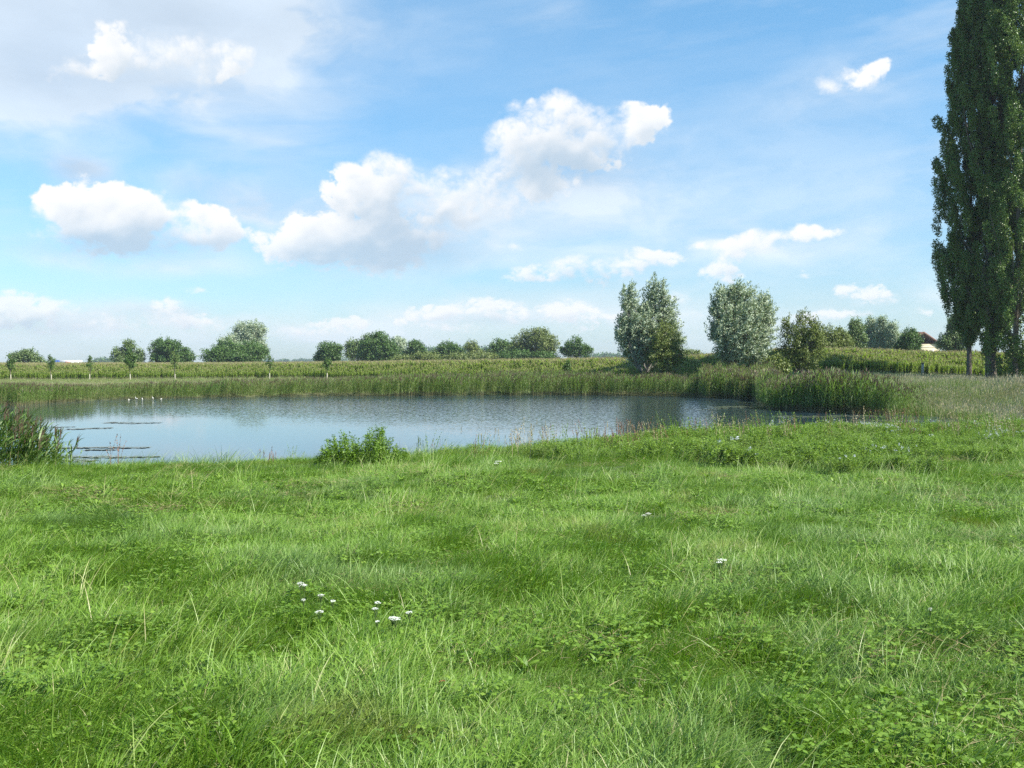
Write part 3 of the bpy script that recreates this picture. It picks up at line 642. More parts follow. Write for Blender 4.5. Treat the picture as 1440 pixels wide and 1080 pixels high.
tree('shrub', 'yellow green shrub low between the two right hand willows', 'shrub', 88, [(1088, 511, 12, 13), (1098, 518, 10, 9)], 'olive', None, seed=45)
tree('broad_tree', 'dull olive tree beside the small willow at the maize corner', 'tree', 130, [(1164, 480, 16, 22), (1186, 484, 16, 22), (1174, 496, 28, 18)], 'olive', None, seed=46)
rt = 'trees behind the right hand maize'
tree('broad_tree', 'dark green tree left of the three silver poplars', 'tree', 175, [(1203, 474, 13, 26), (1196, 486, 12, 20)], 'mid', rt, seed=47)
tree('silver_poplar', 'left and tallest of the three silvery trees in a row behind the maize', 'poplar', 185, [(1224, 472, 9, 28), (1222, 488, 12, 18)], 'silver', rt, seed=48, dens=1.2)
tree('silver_poplar', 'middle one of the three silvery trees in a row behind the maize', 'poplar', 183, [(1241, 470, 9, 26), (1240, 487, 12, 18)], 'silver', rt, seed=49, dens=1.2)
tree('silver_poplar', 'right and lowest of the three silvery trees in a row behind the maize', 'poplar', 181, [(1256, 474, 9, 23), (1259, 486, 12, 19)], 'silver', rt, seed=50, dens=1.2)
tree('round_tree', 'dark green domed tree between the silvery trees and the house', 'tree', 175, [(1279, 482, 14, 19), (1287, 489, 8, 13), (1270, 488, 10, 16)], 'dark', rt, seed=51)
tree('tall_tree', 'grey green tree between the house and the big poplars', 'tree', 165, [(1343, 465, 11, 22), (1332, 482, 14, 14), (1352, 480, 14, 22)], 'mid', rt, seed=52)
# spruce tip
sp = empty('spruce_tree', at(44.5, 300)); mb = MB(); tube(mb, [(0, 0, -.3), (0, 0, 6)], [.15, .03], 6); mb.build('trunk', G['bark'], sp)
mb = MB(); g = np.random.default_rng(3); n = 900; t = g.random(n); zt = zpx(492.5, 300) - sp.location.z; r = (1 - t) * 1.6 * np.sqrt(g.random(n)) + .05; a = g.random(n) * 6.28
leaves(mb, np.stack([r * np.cos(a), r * np.sin(a), .4 + t * (zt - .5)], -1), np.stack([np.cos(a), np.sin(a), np.full(n, -.3)], -1), np.tile([0, 0, 1.], (n, 1)) + g.normal(0, .3, (n, 3)), .7, .28, g.random(n) * .4)
mb.build('crown', G['dark'], sp); tag(sp, 'dark pointed spruce tip behind the low tree at the far left', 'tree', far)

# saplings with pale guards along the front of the maize
def sapling(px, d, top, base, w, seed, label, dens=1.0, mat='dark'):
    root = empty('sapling_tree', at(px, d)); H = zpx(top, d) - root.location.z; g = np.random.default_rng(seed)
    lean = g.normal(0, .12)
    mb = MB(); q = crooked((0, 0, -.1), (lean, 0, H * .92), 6, .02, seed); tube(mb, q, np.linspace(.055, .015, 6), 6)
    for b in range(7):
        st = q[g.integers(2, 5)]; a = g.random() * 6.28; tube(mb, crooked(st, st + [math.cos(a) * w * .8, math.sin(a) * w * .8, w * 1.1], 4, .08, b), [.02, .015, .01, .006], 4)
    mb.build('trunk', G['bark'], root)
    mb = MB(); tube(mb, [(0, 0, 0), (0, 0, .4), (0, 0, .85)], [.075, .07, .07], 8); mb.build('trunk_guard', G['guard'], root)
    mb = MB(); lobs = [(lean * .7, 0, H * .66, w * .75, w * .6, H * .22), (lean, 0, H * .85, w * .42, w * .4, H * .15), (lean * .4 + w * .2, 0, H * .5, w * .6, w * .5, H * .13), (w * .55, .1, H * .72, w * .4, w * .4, H * .10), (-w * .5, 0, H * .6, w * .45, w * .4, H * .12)]
    foliage(mb, lobs, int(70 * dens), 16, .35, .10, .15, .10, .8, .7, (.25, 0, 0), seed)
    mb.build('crown', G[mat], root); tag(root, label, 'young tree', 'young trees planted along the maize edge')
sapling(15, 143, 497, 533, .75, 61, 'young staked tree nearest the left edge of the photo', 1.2)
sapling(72, 143, 497, 533, .62, 62, 'young dark tree directly left of the blue lorry cab', 1.0)
sapling(126, 143, 499, 531, .60, 63, 'young sparse tree directly right of the lorry trailer', .7)
sapling(183, 140, 489, 525, 1.05, 64, 'bushiest young tree, in front of the twin topped grey tree', 2.6)
sapling(246, 140, 491, 531, .75, 65, 'young tree with yellow guard in front of the domed dark tree', .8, 'mid')
sapling(379, 138, 496, 535, .65, 66, 'thin wind blown young tree just left of the orange vehicle', .45)
sapling(460, 134, 499, 532, .7, 67, 'young tree in front of the small round tree', 1.0)
sapling(796, 113, 507, 530, .45, 68, 'tiny dark young tree poking from the maize left of the willows', 1.3)

# distant woodland
def woods(px0, px1, ytop, d, n, seed, label, slope=0):
    g = np.random.default_rng(seed); mb = MB(); L3 = []
    for t in np.linspace(0, 1, n):
        px = px0 + (px1 - px0) * t; gz = float(height((px - 720) / F * d, d)); h = max(4., zpx(ytop + slope * t + g.normal(0, .9) + 3 * abs(t - .5), d) - gz); w = (px1 - px0) / n * d / F * 1.1
        L3.append(((px - 720) / F * d, d + g.normal(0, 30), gz + h * .45, w, w * .8, h * .55))
    foliage(mb, L3, int(n * 130), 8, 5, 2.2, 2.6, 2.2, .4, 1, (0, 0, 0), seed, zmin=-5)
    o = mb.build('distant_woodland', G['dark']); tag(o, label, 'woodland', kind='stuff')
woods(585, 712, 487, 1300, 26, 71, 'bluish distant wood behind the hedge line at the centre')
woods(340, 490, 507, 2400, 40, 72, 'thin dark strip of woodland on the far horizon left of centre')
woods(826, 880, 499, 1500, 14, 73, 'small distant wood behind the left willow')
woods(935, 1000, 500, 1500, 12, 74, 'distant wood glimpsed between the two tall willows')
woods(136, 160, 508, 1500, 8, 75, 'small distant copse left of the twin topped tree')

# Lombardy poplars: narrow columns of steep sprays
def poplar(px, d, prof, seed, label, tr, n_cl=2600, low=0., dens=1.0):
    """prof: (photo y, half width px) down the crown"""
    root = empty('poplar_tree', at(px, d)); base = np.array(root.location); g = np.random.default_rng(seed); k = d / F
    prof = np.array(prof, float); zz = zpx(prof[:, 0], d) - base[2]; hw = prof[:, 1] * k; o = np.argsort(zz); zz, hw = zz[o], hw[o]
    H = zz[-1]
    mb = MB(); q = crooked((0, 0, -.4), (g.normal(0, .4), g.normal(0, .3), H * .93), 12, .006, seed); rad = np.linspace(1, .05, 12) ** 1.0 * tr; rad[0] *= 1.6
    q2 = np.insert(q, 1, q[0] + (q[1] - q[0]) * .28, 0); r2 = np.insert(rad, 1, tr * 1.05)
    tube(mb, q2, r2, 12)
    for b in range(46):
        z0 = g.uniform(.08, .8) * H; st = np.array([np.interp(z0, q[:, 2], q[:, j]) for j in (0, 1)] + [z0]); a = g.random() * 6.28; ln = g.uniform(.1, .2) * H
        w = np.interp(z0 + ln, zz, hw) * g.uniform(.5, .9); en = st + [math.cos(a) * w, math.sin(a) * w, ln]
        t = np.linspace(0, 1, 6)[:, None]; c = st + (en - st) * t; c[:, :2] = st[:2] + (en - st)[:2] * np.sin(t * 1.57) 
        tube(mb, c, np.linspace(.28, .04, 6) * tr, 5)
    mb.build('trunk', G['bark'], root, smooth=True)
    # sprays: plumes hugging the column with lobed outline
    npl = int(470 * dens); mc = MB()
    zc = zz[0] + (H - zz[0]) * g.random(npl) ** .9; ang = g.random(npl) * 6.28; rr = g.random(npl) ** .55
    lobe = .86 + .30 * vnoise(ang * 2, zc, 2.2, seed)
    W = np.interp(zc, zz, hw) * rr * lobe
    C = np.stack([W * np.cos(ang), W * np.sin(ang) * .95, zc], -1); C[:, :2] += np.stack([np.interp(zc, q[:, 2], q[:, j]) for j in (0, 1)], -1)
    per = int(n_cl / 340 * 6); K = np.repeat(np.arange(npl), per); n = len(K)
    pl = g.uniform(1.3, 2.6, npl); pr_ = g.uniform(.30, .52, npl)
    s = g.uniform(-.5, .5, n); u = norm(g.normal(0, 1, (n, 3)))
    outv = np.stack([np.cos(ang), np.sin(ang), np.zeros(npl)], -1)
    axis = norm(outv * .22 + np.array([0, 0, 1.]) + g.normal(0, .06, (npl, 3)))
    cc = C[K] + axis[K] * (s * pl[K])[:, None] + u * (pr_[K] * np.sqrt(np.clip(1 - (2 * s) ** 2, 0, 1)) * (.35 + .65 * g.random(n) ** .4))[:, None]
    cr = np.clip(g.normal(.42, .2, npl), 0, 1)
    j = 7; KK = np.repeat(np.arange(n), j); m_ = len(KK)
    pos = cc[KK] + g.normal(0, .085, (m_, 3)); nr_ = norm(u[KK] * .7 + g.normal(0, .6, (m_, 3)) + [0, 0, .25]); 
    leaves(mc, pos, norm(g.normal(0, 1, (m_, 3)) + [0, 0, -.4]), nr_, g.uniform(.10, .155, m_), g.uniform(.09, .14, m_), np.clip(cr[K][KK] * .5 + g.random(m_) * .55, 0, 1))
    mc.build('crown', G['poplar'], root)
    tag(root, label, 'poplar', 'tall columnar poplars at the right edge')
poplar(1363, 94, [(-60, 4), (-10, 12), (60, 25), (140, 32), (170, 44), (230, 52), (300, 52), (380, 46), (430, 32), (462, 12), (480, 4)], 91, 'dark columnar poplar, leftmost and farthest back of the tall row', .22, n_cl=4200, dens=1.0)
poplar(1394, 91.5, [(-120, 8), (-60, 24), (0, 36), (120, 46), (250, 52), (360, 48), (420, 36), (462, 22), (488, 6)], 92, 'columnar poplar with the thickest trunk, second from the left of the row', .46, n_cl=4200, dens=1.0)
poplar(1427, 88.5, [(-160, 30), (-60, 54), (60, 60), (200, 60), (330, 58), (430, 50), (500, 38), (530, 26), (545, 12)], 93, 'sunlit poplar with leaves almost to the ground at the right edge', .24, n_cl=4200, dens=1.1)
poplar(1486, 92.5, [(-160, 14), (-60, 40), (100, 48), (300, 54), (430, 50), (500, 32), (525, 12)], 94, 'poplar cut off by the right border of the photo', .4, n_cl=3000, dens=1.0)

# ------------------------------------------------------------------ house behind the maize
def house():
    d = 260; k = d / F; root = empty('gabled_house', at(1298, d), R(8)); bz = root.location.z
    apex = zpx(468.5, d) - bz; eave = apex - 2.75; hw = 4.4; dep = 11.0
    cream = simplemat('cream_render', (.62, .52, .36), .9, .05, 2); brn = simplemat('brown_roof_tiles', (.22, .10, .065), .85, .2, 6)
    wood = simplemat('dark_timber', (.10, .05, .03), .7, .2, 5); glass = simplemat('dark_window_glass', (.03, .035, .04), .1, .05, 2)
    mb = MB()
    V = [(-hw, 0, -.3), (hw, 0, -.3), (hw, 0, eave), (-hw, 0, eave), (-hw, dep, -.3), (hw, dep, -.3), (hw, dep, eave), (-hw, dep, eave), (0, 0, apex), (0, dep, apex)]
    mb.add(V, [(0, 1, 2, 3), (5, 4, 7, 6), (1, 5, 6, 2), (4, 0, 3, 7), (3, 2, 8, 8), (6, 7, 9, 9)], .5)
    o = mb.build('wall', cream, root)
    mb = MB(); sl = (apex - eave) / hw
    for s in (-1, 1):
        e = hw + .55; ze = apex - sl * e
        V = [(0, -.5, apex + .10), (s * e, -.5, ze + .10), (s * e, dep + .5, ze + .10), (0, dep + .5, apex + .10), (0, -.5, apex + .34), (s * e, -.5, ze + .34), (s * e, dep + .5, ze + .34), (0, dep + .5, apex + .34)]
        mb.add(V, [(0, 1, 2, 3), (4, 7, 6, 5), (0, 4, 5, 1), (1, 5, 6, 2), (2, 6, 7, 3)], .5)
    mb.build('roof', brn, root)
    mb = MB()
    for s in (-1, 1):
        e = hw + .55; ze = apex - sl * e
        V = [(0, -.56, apex - .12), (s * e, -.56, ze - .12), (s * e, -.56, ze + .2), (0, -.56, apex + .2), (0, -.503, apex - .12), (s * e, -.503, ze - .12), (s * e, -.503, ze + .2), (0, -.503, apex + .2)]
        mb.add(V, [(0, 1, 2, 3), (4, 7, 6, 5), (0, 4, 5, 1), (2, 6, 7, 3), (1, 5, 6, 2)], .5)
    mb.build('barge_board', wood, root)
    mb = MB(); box(mb, (0, -.02, apex - 1.0), (.55, .06, .5)); mb.build('attic_vent', glass, root)
    mb = MB(); box(mb, (0, -.03, eave - .75), (2 * hw, .06, .12)); mb.build('string_course', simplemat('pale_band', (.70, .62, .48), .9), root)
    for wx_ in (-2.2, 2.2):
        mb = MB(); box(mb, (wx_, -.02, eave - 2.2), (1.1, .08, 1.3)); f = mb.build('window_frame', simplemat('white_frame', (.75, .75, .72), .5, .03), root)
        mb = MB(); box(mb, (wx_, -.05, eave - 2.2), (.92, .06, 1.12)); mb.build('pane', glass, f)
    tag(root, 'cream gabled house with brown roof behind the maize by the poplars', 'house')
house()

# ------------------------------------------------------------------ lorry and orange vehicle on the far road
white = simplemat('trailer_white', (.72, .70, .68), .5, .05, 1); blue = simplemat('cab_blue', (.05, .10, .30), .35, .05, 2)
tyre = simplemat('tyre_rubber', (.02, .02, .02), .8); redp = simplemat('faded_red_print', (.55, .20, .15), .6, .1, 3); gls = simplemat('vehicle_glass', (.04, .05, .06), .1, .05)
grey = simplemat('chassis_grey', (.10, .10, .11), .6); galv = simplemat('galvanised_steel', (.52, .52, .50), .4, .08, 3, metal=.3); asph = simplemat('asphalt', (.06, .06, .06), .9, .2, 4)
def wheel(root, x, y, r=.5, w=.3):
    mb = MB(); tube(mb, [(x, y - w / 2, r), (x, y - w / 2 + .001, r), (x, y + w / 2 - .001, r), (x, y + w / 2, r)], [r * .5, r, r, r * .5], 14); o = mb.build('wheel', tyre, root)
    mb = MB(); tube(mb, [(x, y - w / 2 - .02, r), (x, y - w / 2 - .019, r), (x, y + w / 2 + .02, r)], [.02, r * .5, r * .5], 10); mb.build('rim', galv, o)
dL = 505
zr = zpx(506.6, dL) - 3.75
road = MB(); xr = np.linspace(-420, -60, 40)
for a_, b_, zoff in ((dL - 8, dL + 8, 0),):
    V = []; 
    for x_ in xr: V += [(x_, a_ - 6, zr - 1.6), (x_, a_, zr), (x_, b_, zr), (x_, b_ + 6, zr - 1.6)]
    V = np.array(V); Fq = []
    for i_ in range(len(xr) - 1):
        for j_ in range(3): q_ = i_ * 4 + j_; Fq.append((q_, q_ + 1, q_ + 5, q_ + 4))
    Fq = np.array(Fq); road.add(V, Fq, .5)
tag(road.build('road', asph), 'low embanked country road beyond the maize on the left', 'road', kind='structure')
lx = (102.5 - 720) / F * dL
tk = empty('articulated_lorry', (lx, dL - 2, zr), math.pi)      # cab points left
mb = MB(); box(mb, (-.0, 0, 2.4), (10.2, 2.5, 2.7)); t_ = mb.build('trailer_box', white, tk)
for c_, s_ in (((1.2, 1.262, 2.65), (2.6, .02, .9)), ((-2.6, 1.262, 2.5), (1.2, .02, .5))):
    mb = MB(); box(mb, c_, s_); mb.build('printed_panel', redp, t_)
mb = MB(); box(mb, (0, 0, .9), (10.0, 1.0, .28)); mb.build('chassis', grey, tk)
mb = MB(); V = np.array([(5.9, 0, .6), (8.3, 0, .6), (8.35, 0, 1.6), (8.1, 0, 2.9), (7.5, 0, 3.75), (6.2, 0, 3.85), (5.9, 0, 3.6)])
for a_ in (-1.2, 1.2): pass
n_ = len(V); VV = np.concatenate([V + [0, -1.2, 0], V + [0, 1.2, 0]]); Fq = [(i_, (i_ + 1) % n_, n_ + (i_ + 1) % n_, n_ + i_) for i_ in range(n_)]
Fq += [(0, 3, 2, 1), (0, 5, 4, 3), (0, 6, 5, 5), (n_, n_ + 1, n_ + 2, n_ + 3), (n_, n_ + 3, n_ + 4, n_ + 5), (n_, n_ + 5, n_ + 6, n_ + 6)]
mb.add(VV, Fq, .5); cab = mb.build('cab', blue, tk)
for s_ in (-1.21, 1.21):
    mb = MB(); box(mb, (7.4, s_, 2.35), (1.0, .02, .7)); mb.build('side_window', gls, cab)
mb = MB(); mb.add([(8.36, -1.1, 1.75), (8.36, 1.1, 1.75), (8.13, 1.1, 2.85), (8.13, -1.1, 2.85)], [(0, 1, 2, 3)], .5); mb.build('windscreen', gls, cab)
for wx_ in (7.6, 5.2, -2.2, -3.5, -4.6):
    for s_ in (-1.05, 1.05): wheel(tk, wx_, s_)
tag(tk, 'blue cab lorry with white trailer on the far road at the left', 'lorry')
cb = MB(); y_ = dL - 7.4; z_ = zpx(514, y_) ; x0, x1 = (36 - 720) / F * y_, (125 - 720) / F * y_
bar = empty('crash_barrier', (x0, y_, zr))
box(cb, ((x1 - x0) / 2, 0, .62), (x1 - x0, .06, .32)); cb.build('rail', galv, bar)
for i_ in range(9):
    cb = MB(); box(cb, (2 + i_ * (x1 - x0 - 4) / 8, .08, .3), (.12, .08, .6)); cb.build('post', galv, bar)
tag(bar, 'pale steel crash barrier beside the far road at the left', 'crash barrier')
org = simplemat('orange_paint', (.75, .25, .03), .4, .05, 2)
dv = 470; vx = (391 - 720) / F * dv; vz = zpx(508.4, dv) - 2.6
mb = MB(); xr = np.linspace(vx - 60, vx + 60, 8); V = []
for x_ in xr: V += [(x_, dv - 7, vz - 1.5), (x_, dv - 3, vz), (x_, dv + 3, vz), (x_, dv + 7, vz - 1.5)]
Fq = [(i_ * 4 + j_, i_ * 4 + j_ + 1, i_ * 4 + j_ + 5, i_ * 4 + j_ + 4) for i_ in range(7) for j_ in range(3)]
mb.add(V, Fq, .5); tag(mb.build('track', asph), 'low farm track beyond the maize', 'track', kind='structure')
ov = empty('road_works_van', (vx, dv, vz))
mb = MB(); box(mb, (-.3, 0, 1.55), (2.2, 1.8, 1.5), taper=.94); box(mb, (.2, 0, .6), (3.4, 1.8, .5)); body = mb.build('body', org, ov)
mb = MB(); V = [(.85, -.88, .85), (1.85, -.88, .85), (1.45, -.80, 1.75), (.85, -.80, 1.95), (.85, .88, .85), (1.85, .88, .85), (1.45, .80, 1.75), (.85, .80, 1.95)]
mb.add(V, [(0, 1, 2, 3), (4, 7, 6, 5), (0, 4, 5, 1), (1, 5, 6, 2), (2, 6, 7, 3), (0, 3, 7, 4)], .5); cb_ = mb.build('cab', org, ov)
mb = MB(); box(mb, (1.05, -.875, 1.5), (.45, .03, .35)); mb.build('side_window', gls, cb_)
for wx_ in (-1.0, 1.3):
    for s_ in (-.8, .8): wheel(ov, wx_, s_, .34, .22)
tag(ov, 'small orange vehicle on the horizon left of the small round tree', 'van')

# concrete post at the maize edge
mb = MB(); box(mb, (0, 0, .5), (.20, .18, 1.2), taper=.9); cp = empty('marker_post', at(1297.5, 99)); mb.build('post', simplemat('weathered_concrete', (.46, .43, .36), .9, .15, 5), cp)
mb = MB(); box(mb, (0, 0, 1.15), (.27, .25, .12), taper=.7); mb.build('cap', simplemat('mossy_cap', (.12, .11, .08), .9, .2, 8), cp)
tag(cp, 'pale stubby concrete post at the maize edge left of the poplars', 'post')

# white geese on the far shore
gw = simplemat('white_feathers', (.66, .64, .57), .8, .06, 12); gb = simplemat('orange_bill', (.75, .32, .05), .5)
def goose(px, pose, label, heading):
    d = 85.5; x_ = (px - 720) / F * d
    y_ = d
    for yy in np.arange(80, 92, .1):
        if pond_sd(np.array([x_]), np.array([yy]))[0] > -.5 and yy > 80: y_ = yy; break
    z0 = WZ - .10 * .38 - (.06 if pose == 'rest' else 0)
    root = empty('goose', (x_, y_ - .1, z0), heading)
    nodes = {'up': [(-.34, .34, .03), (-.24, .31, .09), (-.08, .29, .14), (.10, .31, .13), (.20, .38, .075), (.24, .50, .045), (.25, .62, .040), (.28, .68, .052), (.34, .67, .03)],
             'low': [(-.34, .34, .03), (-.24, .31, .09), (-.08, .29, .14), (.10, .30, .13), (.22, .31, .07), (.32, .24, .045), (.38, .13, .040), (.42, .07, .045), (.46, .04, .028)],
             'rest': [(-.34, .20, .03), (-.24, .17, .09), (-.08, .15, .14), (.10, .17, .13), (.18, .25, .07), (.15, .34, .045), (.08, .38, .04), (.03, .34, .045), (.0, .29, .03)]}[pose]
    mb = MB(); P = np.array([(a, 0, b) for a, b, _ in nodes]); rd = np.array([c for *_, c in nodes])
    t = np.linspace(0, len(P) - 1, 26); pp_ = np.stack([np.interp(t, range(len(P)), P[:, j]) for j in range(3)], -1); rr_ = np.interp(t, range(len(P)), rd)
    pp_[1:-1] = (pp_[:-2] + pp_[1:-1] * 2 + pp_[2:]) / 4; rr_[1:-1] = (rr_[:-2] + 2 * rr_[1:-1] + rr_[2:]) / 4
    rr_[0] = .004; rr_[-1] = .004
    tube(mb, pp_, rr_, 12); mb.build('body', gw, root, smooth=True)
    hd = P[-1]; prev = P[-2]; dr = (hd - prev) / np.linalg.norm(hd - prev)
    mb = MB(); tube(mb, [hd - dr * .02, hd + dr * .07], [.022, .008], 6); mb.build('bill', gb, root)
    for s_ in (-1, 1):
        mb = MB(); leaves(mb, np.array([[-.09, s_ * .125, nodes[2][1] + .03], [-.16, s_ * .115, nodes[2][1] + .02]]), np.array([[-1, 0, .05]] * 2), np.array([[0, s_ * 1., .2]] * 2), .34, .15, .6); w_ = mb.build('wing', gw, root)
        if pose != 'rest':
            mb = MB(); tube(mb, [(0, s_ * .06, .24), (.01, s_ * .06, .1), (0, s_ * .06, 0)], [.022, .012, .012], 6); tube(mb, [(-.02, s_ * .06, 0), (.08, s_ * .06, -.005)], [.02, .03], 5); mb.build('leg', gb, root)
    tag(root, label, 'goose', 'white geese at the far waterline'); root.scale = (.38,) * 3
goose(216, 'rest', 'dim leftmost white goose crouching at the far waterline', R(200))
goose(225.5, 'up', 'white goose standing just left of the middle pair gap on the far shore', R(160))
goose(230.5, 'low', 'white goose bending down beside its upright neighbour on the far shore', R(-60))
goose(240.5, 'up', 'lone upright white goose between the pair and the rightmost goose', R(-90))
goose(249, 'rest', 'rightmost white goose crouching at the far waterline', R(20))

# ------------------------------------------------------------------ plants on the near bank
G['reed_dark'] = leafmat('dark_reed_leaf', [(0, (.050, .105, .024)), (.5, (.095, .175, .036)), (1, (.17, .24, .07))], rough=.45, transl=.25)  # darker green leaf colour for the clump at the left edge
def bank_reeds():
    root_p = at(20, 16.2); mb = MB(); g = np.random.default_rng(77)
    n = 420; xx = g.uniform(-2.6, .62, n); k = g.random(n) < np.interp(xx, [-2.6, .1, .45, .62], [1, 1, .55, .35]); xx = xx[k]; n = len(xx); yy = g.normal(0, .5, n)
    H = np.interp(xx, [-2.6, -.4, -.1, .35, .62], [1.4, 1.02, .86, .60, .42]) * g.uniform(.7, 1.08, n); ph = g.normal(0, .6, n)
    hz_ = height(root_p[0] + xx, root_p[1] + yy) - root_p[2]
    b = np.stack([xx, yy, hz_ - .03], -1)
    P = ribbons(mb, b, ph, g.uniform(0, .12, n), g.uniform(.2, .6, n), H, .007, g.uniform(0, .7, n), S=6, prof=lambda t: 1 - .6 * t, mat=1)
    for s in range(n):
        m_ = 13; t = np.clip(np.linspace(.15, .98, m_) + g.normal(0, .03, m_), 0, 1); q = np.stack([np.interp(t * 6, range(7), P[s, :, j]) for j in range(3)], -1)
        ribbons(mb, q, g.normal(0, 1.0, m_), g.uniform(.3, .8, m_), g.uniform(1.1, 2.0, m_), g.uniform(.14, .27, m_) , g.uniform(.014, .025, m_), g.uniform(0, .8, m_), S=4, prof=lambda t: np.sin(np.clip(.15 + t * .85, 0, 1) * 3.14) ** .6 + .04, twist=g.normal(0, .5, m_))
        if g.random() < .4:
            m_ = 16; a = g.normal(0, .6, m_); c = P[s, -1]
            ribbons(mb, np.tile(c, (m_, 1)) + np.stack([np.zeros(m_), np.zeros(m_), g.uniform(-.1, .05, m_)], -1), a, g.uniform(.05, .4, m_), g.uniform(.5, 1.4, m_), g.uniform(.09, .20, m_), .014, g.random() * .5, S=3, mat=2)
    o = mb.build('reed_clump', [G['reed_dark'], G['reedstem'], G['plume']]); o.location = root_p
    tag(o, 'leafy green reed clump with purplish plumes on the near bank at the left edge', 'reeds', kind='stuff')
bank_reeds()
def spray(root, g, st, h, ln, mats, leafL=.04, rnd=(.1, 1)):
    pass
def bank_bush():
    root = empty('bank_bush', at(508, 16.0)); g = np.random.default_rng(88); k = 16.0 / F
    mb = MB(); ml = MB(); n = 300
    px = g.uniform(-60, 64, n); b = np.stack([px * k * .95, g.normal(0, .28, n), np.zeros(n)], -1)
    top = np.interp(px, [-58, -45, -30, 0, 18, 30, 45, 62], [.22, .40, .54, .45, .68, .50, .32, .2]) * g.uniform(.35, 1.0, n) ** 1.0
    P = ribbons(mb, b, np.where(px > 0, 0, math.pi) + g.normal(0, .8, n), .05, .35, top, .006, .4, S=6, prof=lambda t: 1 - .6 * t)
    for s in range(n):
        m_ = int(26 + 40 * top[s]); t = g.uniform(.1, 1.0, m_); q = np.stack([np.interp(t * 6, range(7), P[s, :, j]) for j in range(3)], -1)
        a = g.random(m_) * 6.28; ax = np.stack([np.cos(a), np.sin(a), g.uniform(.1, .9, m_)], -1)
        leaves(ml, q + norm(ax) * .025, ax, np.stack([g.normal(0, .4, m_), g.normal(0, .4, m_), np.ones(m_)], -1), g.uniform(.03, .06, m_), g.uniform(.012, .024, m_), g.uniform(0, .75, m_))
    mb.build('stem', G['stemg'], root)['kind'] = 'stuff'; ml.build('foliage', G['herb'], root)
    tag(root, 'leafy green bush with upright sprigs on the near bank before the water', 'bush')
bank_bush()
def stalks(px, d, n, h, spread, mat, label, seed, fan=.25, seedhead=True, w=.006, name='dry_grass_tuft', cat='dry grass'):
    root = empty(name, at(px, d)); g = np.random.default_rng(seed); mb = MB()
    b = np.concatenate([g.normal(0, spread, (n, 2)), np.zeros((n, 1))], 1)
    for i_ in range(n):
        mb = MB(); P = ribbons(mb, b[i_:i_ + 1], g.random() * 6.28, g.uniform(0, fan), g.uniform(fan, fan * 3), h * g.uniform(.55, 1.05), w, g.random(), S=5, prof=lambda t: 1 - .6 * t)
        so_ = mb.build('stem', G[mat], root)
        if seedhead:
            mb = MB(); m_ = 14; ribbons(mb, np.tile(P[0, -1], (m_, 1)) - np.stack([np.zeros(m_), np.zeros(m_), g.uniform(0, .12, m_)], -1), g.random(m_) * 6.28, g.uniform(.1, .5, m_), g.uniform(.5, 1.3, m_), g.uniform(.02, .05, m_), .008, g.random(m_), S=2)
            mb.build('seed_head', G[mat], so_)
    tag(root, label, cat); return root
stalks(744, 17.6, 9, .62, .03, 'dry', 'tall straw coloured grass stalks leaning on the bank at the centre', 1, .22)
stalks(701, 17.4, 5, .55, .05, 'dry', 'thin pale grass stalks just left of the tall straw stalks', 2, .2)
stalks(668, 17.4, 4, .5, .06, 'dry', 'faint pale stalks above the grassy slope right of the bush', 3, .3)
stalks(766, 18.3, 7, .55, .04, 'dock', 'reddish brown dock stems just right of the tall straw stalks', 4, .2, w=.008, name='dock_plant', cat='dock')
stalks(379, 16.4, 7, .30, .04, 'dock', 'dark red dried dock plant on the bank left of the leafy bush', 5, .45, w=.008, name='dock_plant', cat='dock')
stalks(882, 20.2, 30, .58, .22, 'dock', 'brownish dried seed heads in the thick herbs right of centre', 6, .25, name='dock_plant', cat='dock')
stalks(900, 19.8, 24, .50, .25, 'dry', 'tangle of dry pale grass in front of the brownish seed heads', 7, .35)
stalks(940, 20.8, 12, .62, .12, 'stemg', 'tall greenish weeds sticking up right of the brownish seed heads', 8, .2, name='tall_weeds', cat='weeds')
stalks(842, 19.6, 12, .48, .12, 'dock', 'small reddish weeds on the bank left of the brownish seed heads', 9, .25, name='tall_weeds', cat='weeds')
stalks(1085, 24, 14, .66, .2, 'stemg', 'tall thin weeds against the narrow water below the right reeds', 10, .2, name='tall_weeds', cat='weeds')
stalks(1155, 24.5, 16, .50, .3, 'dock', 'pinkish brown weeds in front of the water at the right', 12, .25, name='tall_weeds', cat='weeds')
stalks(1235, 25, 26, .55, .35, 'dock', 'reddish brown dried stems at the right end of the water', 11, .28, name='dock_plant', cat='dock')
stalks(585, 16.8, 6, .42, .04, 'stemg', 'single upright green weed right of the leafy bush', 13, .15, name='tall_weeds', cat='weeds')
stalks(1330, 27, 24, .7, .5, 'dry', 'dry pale stems on the bank beyond the end of the water', 14, .3)

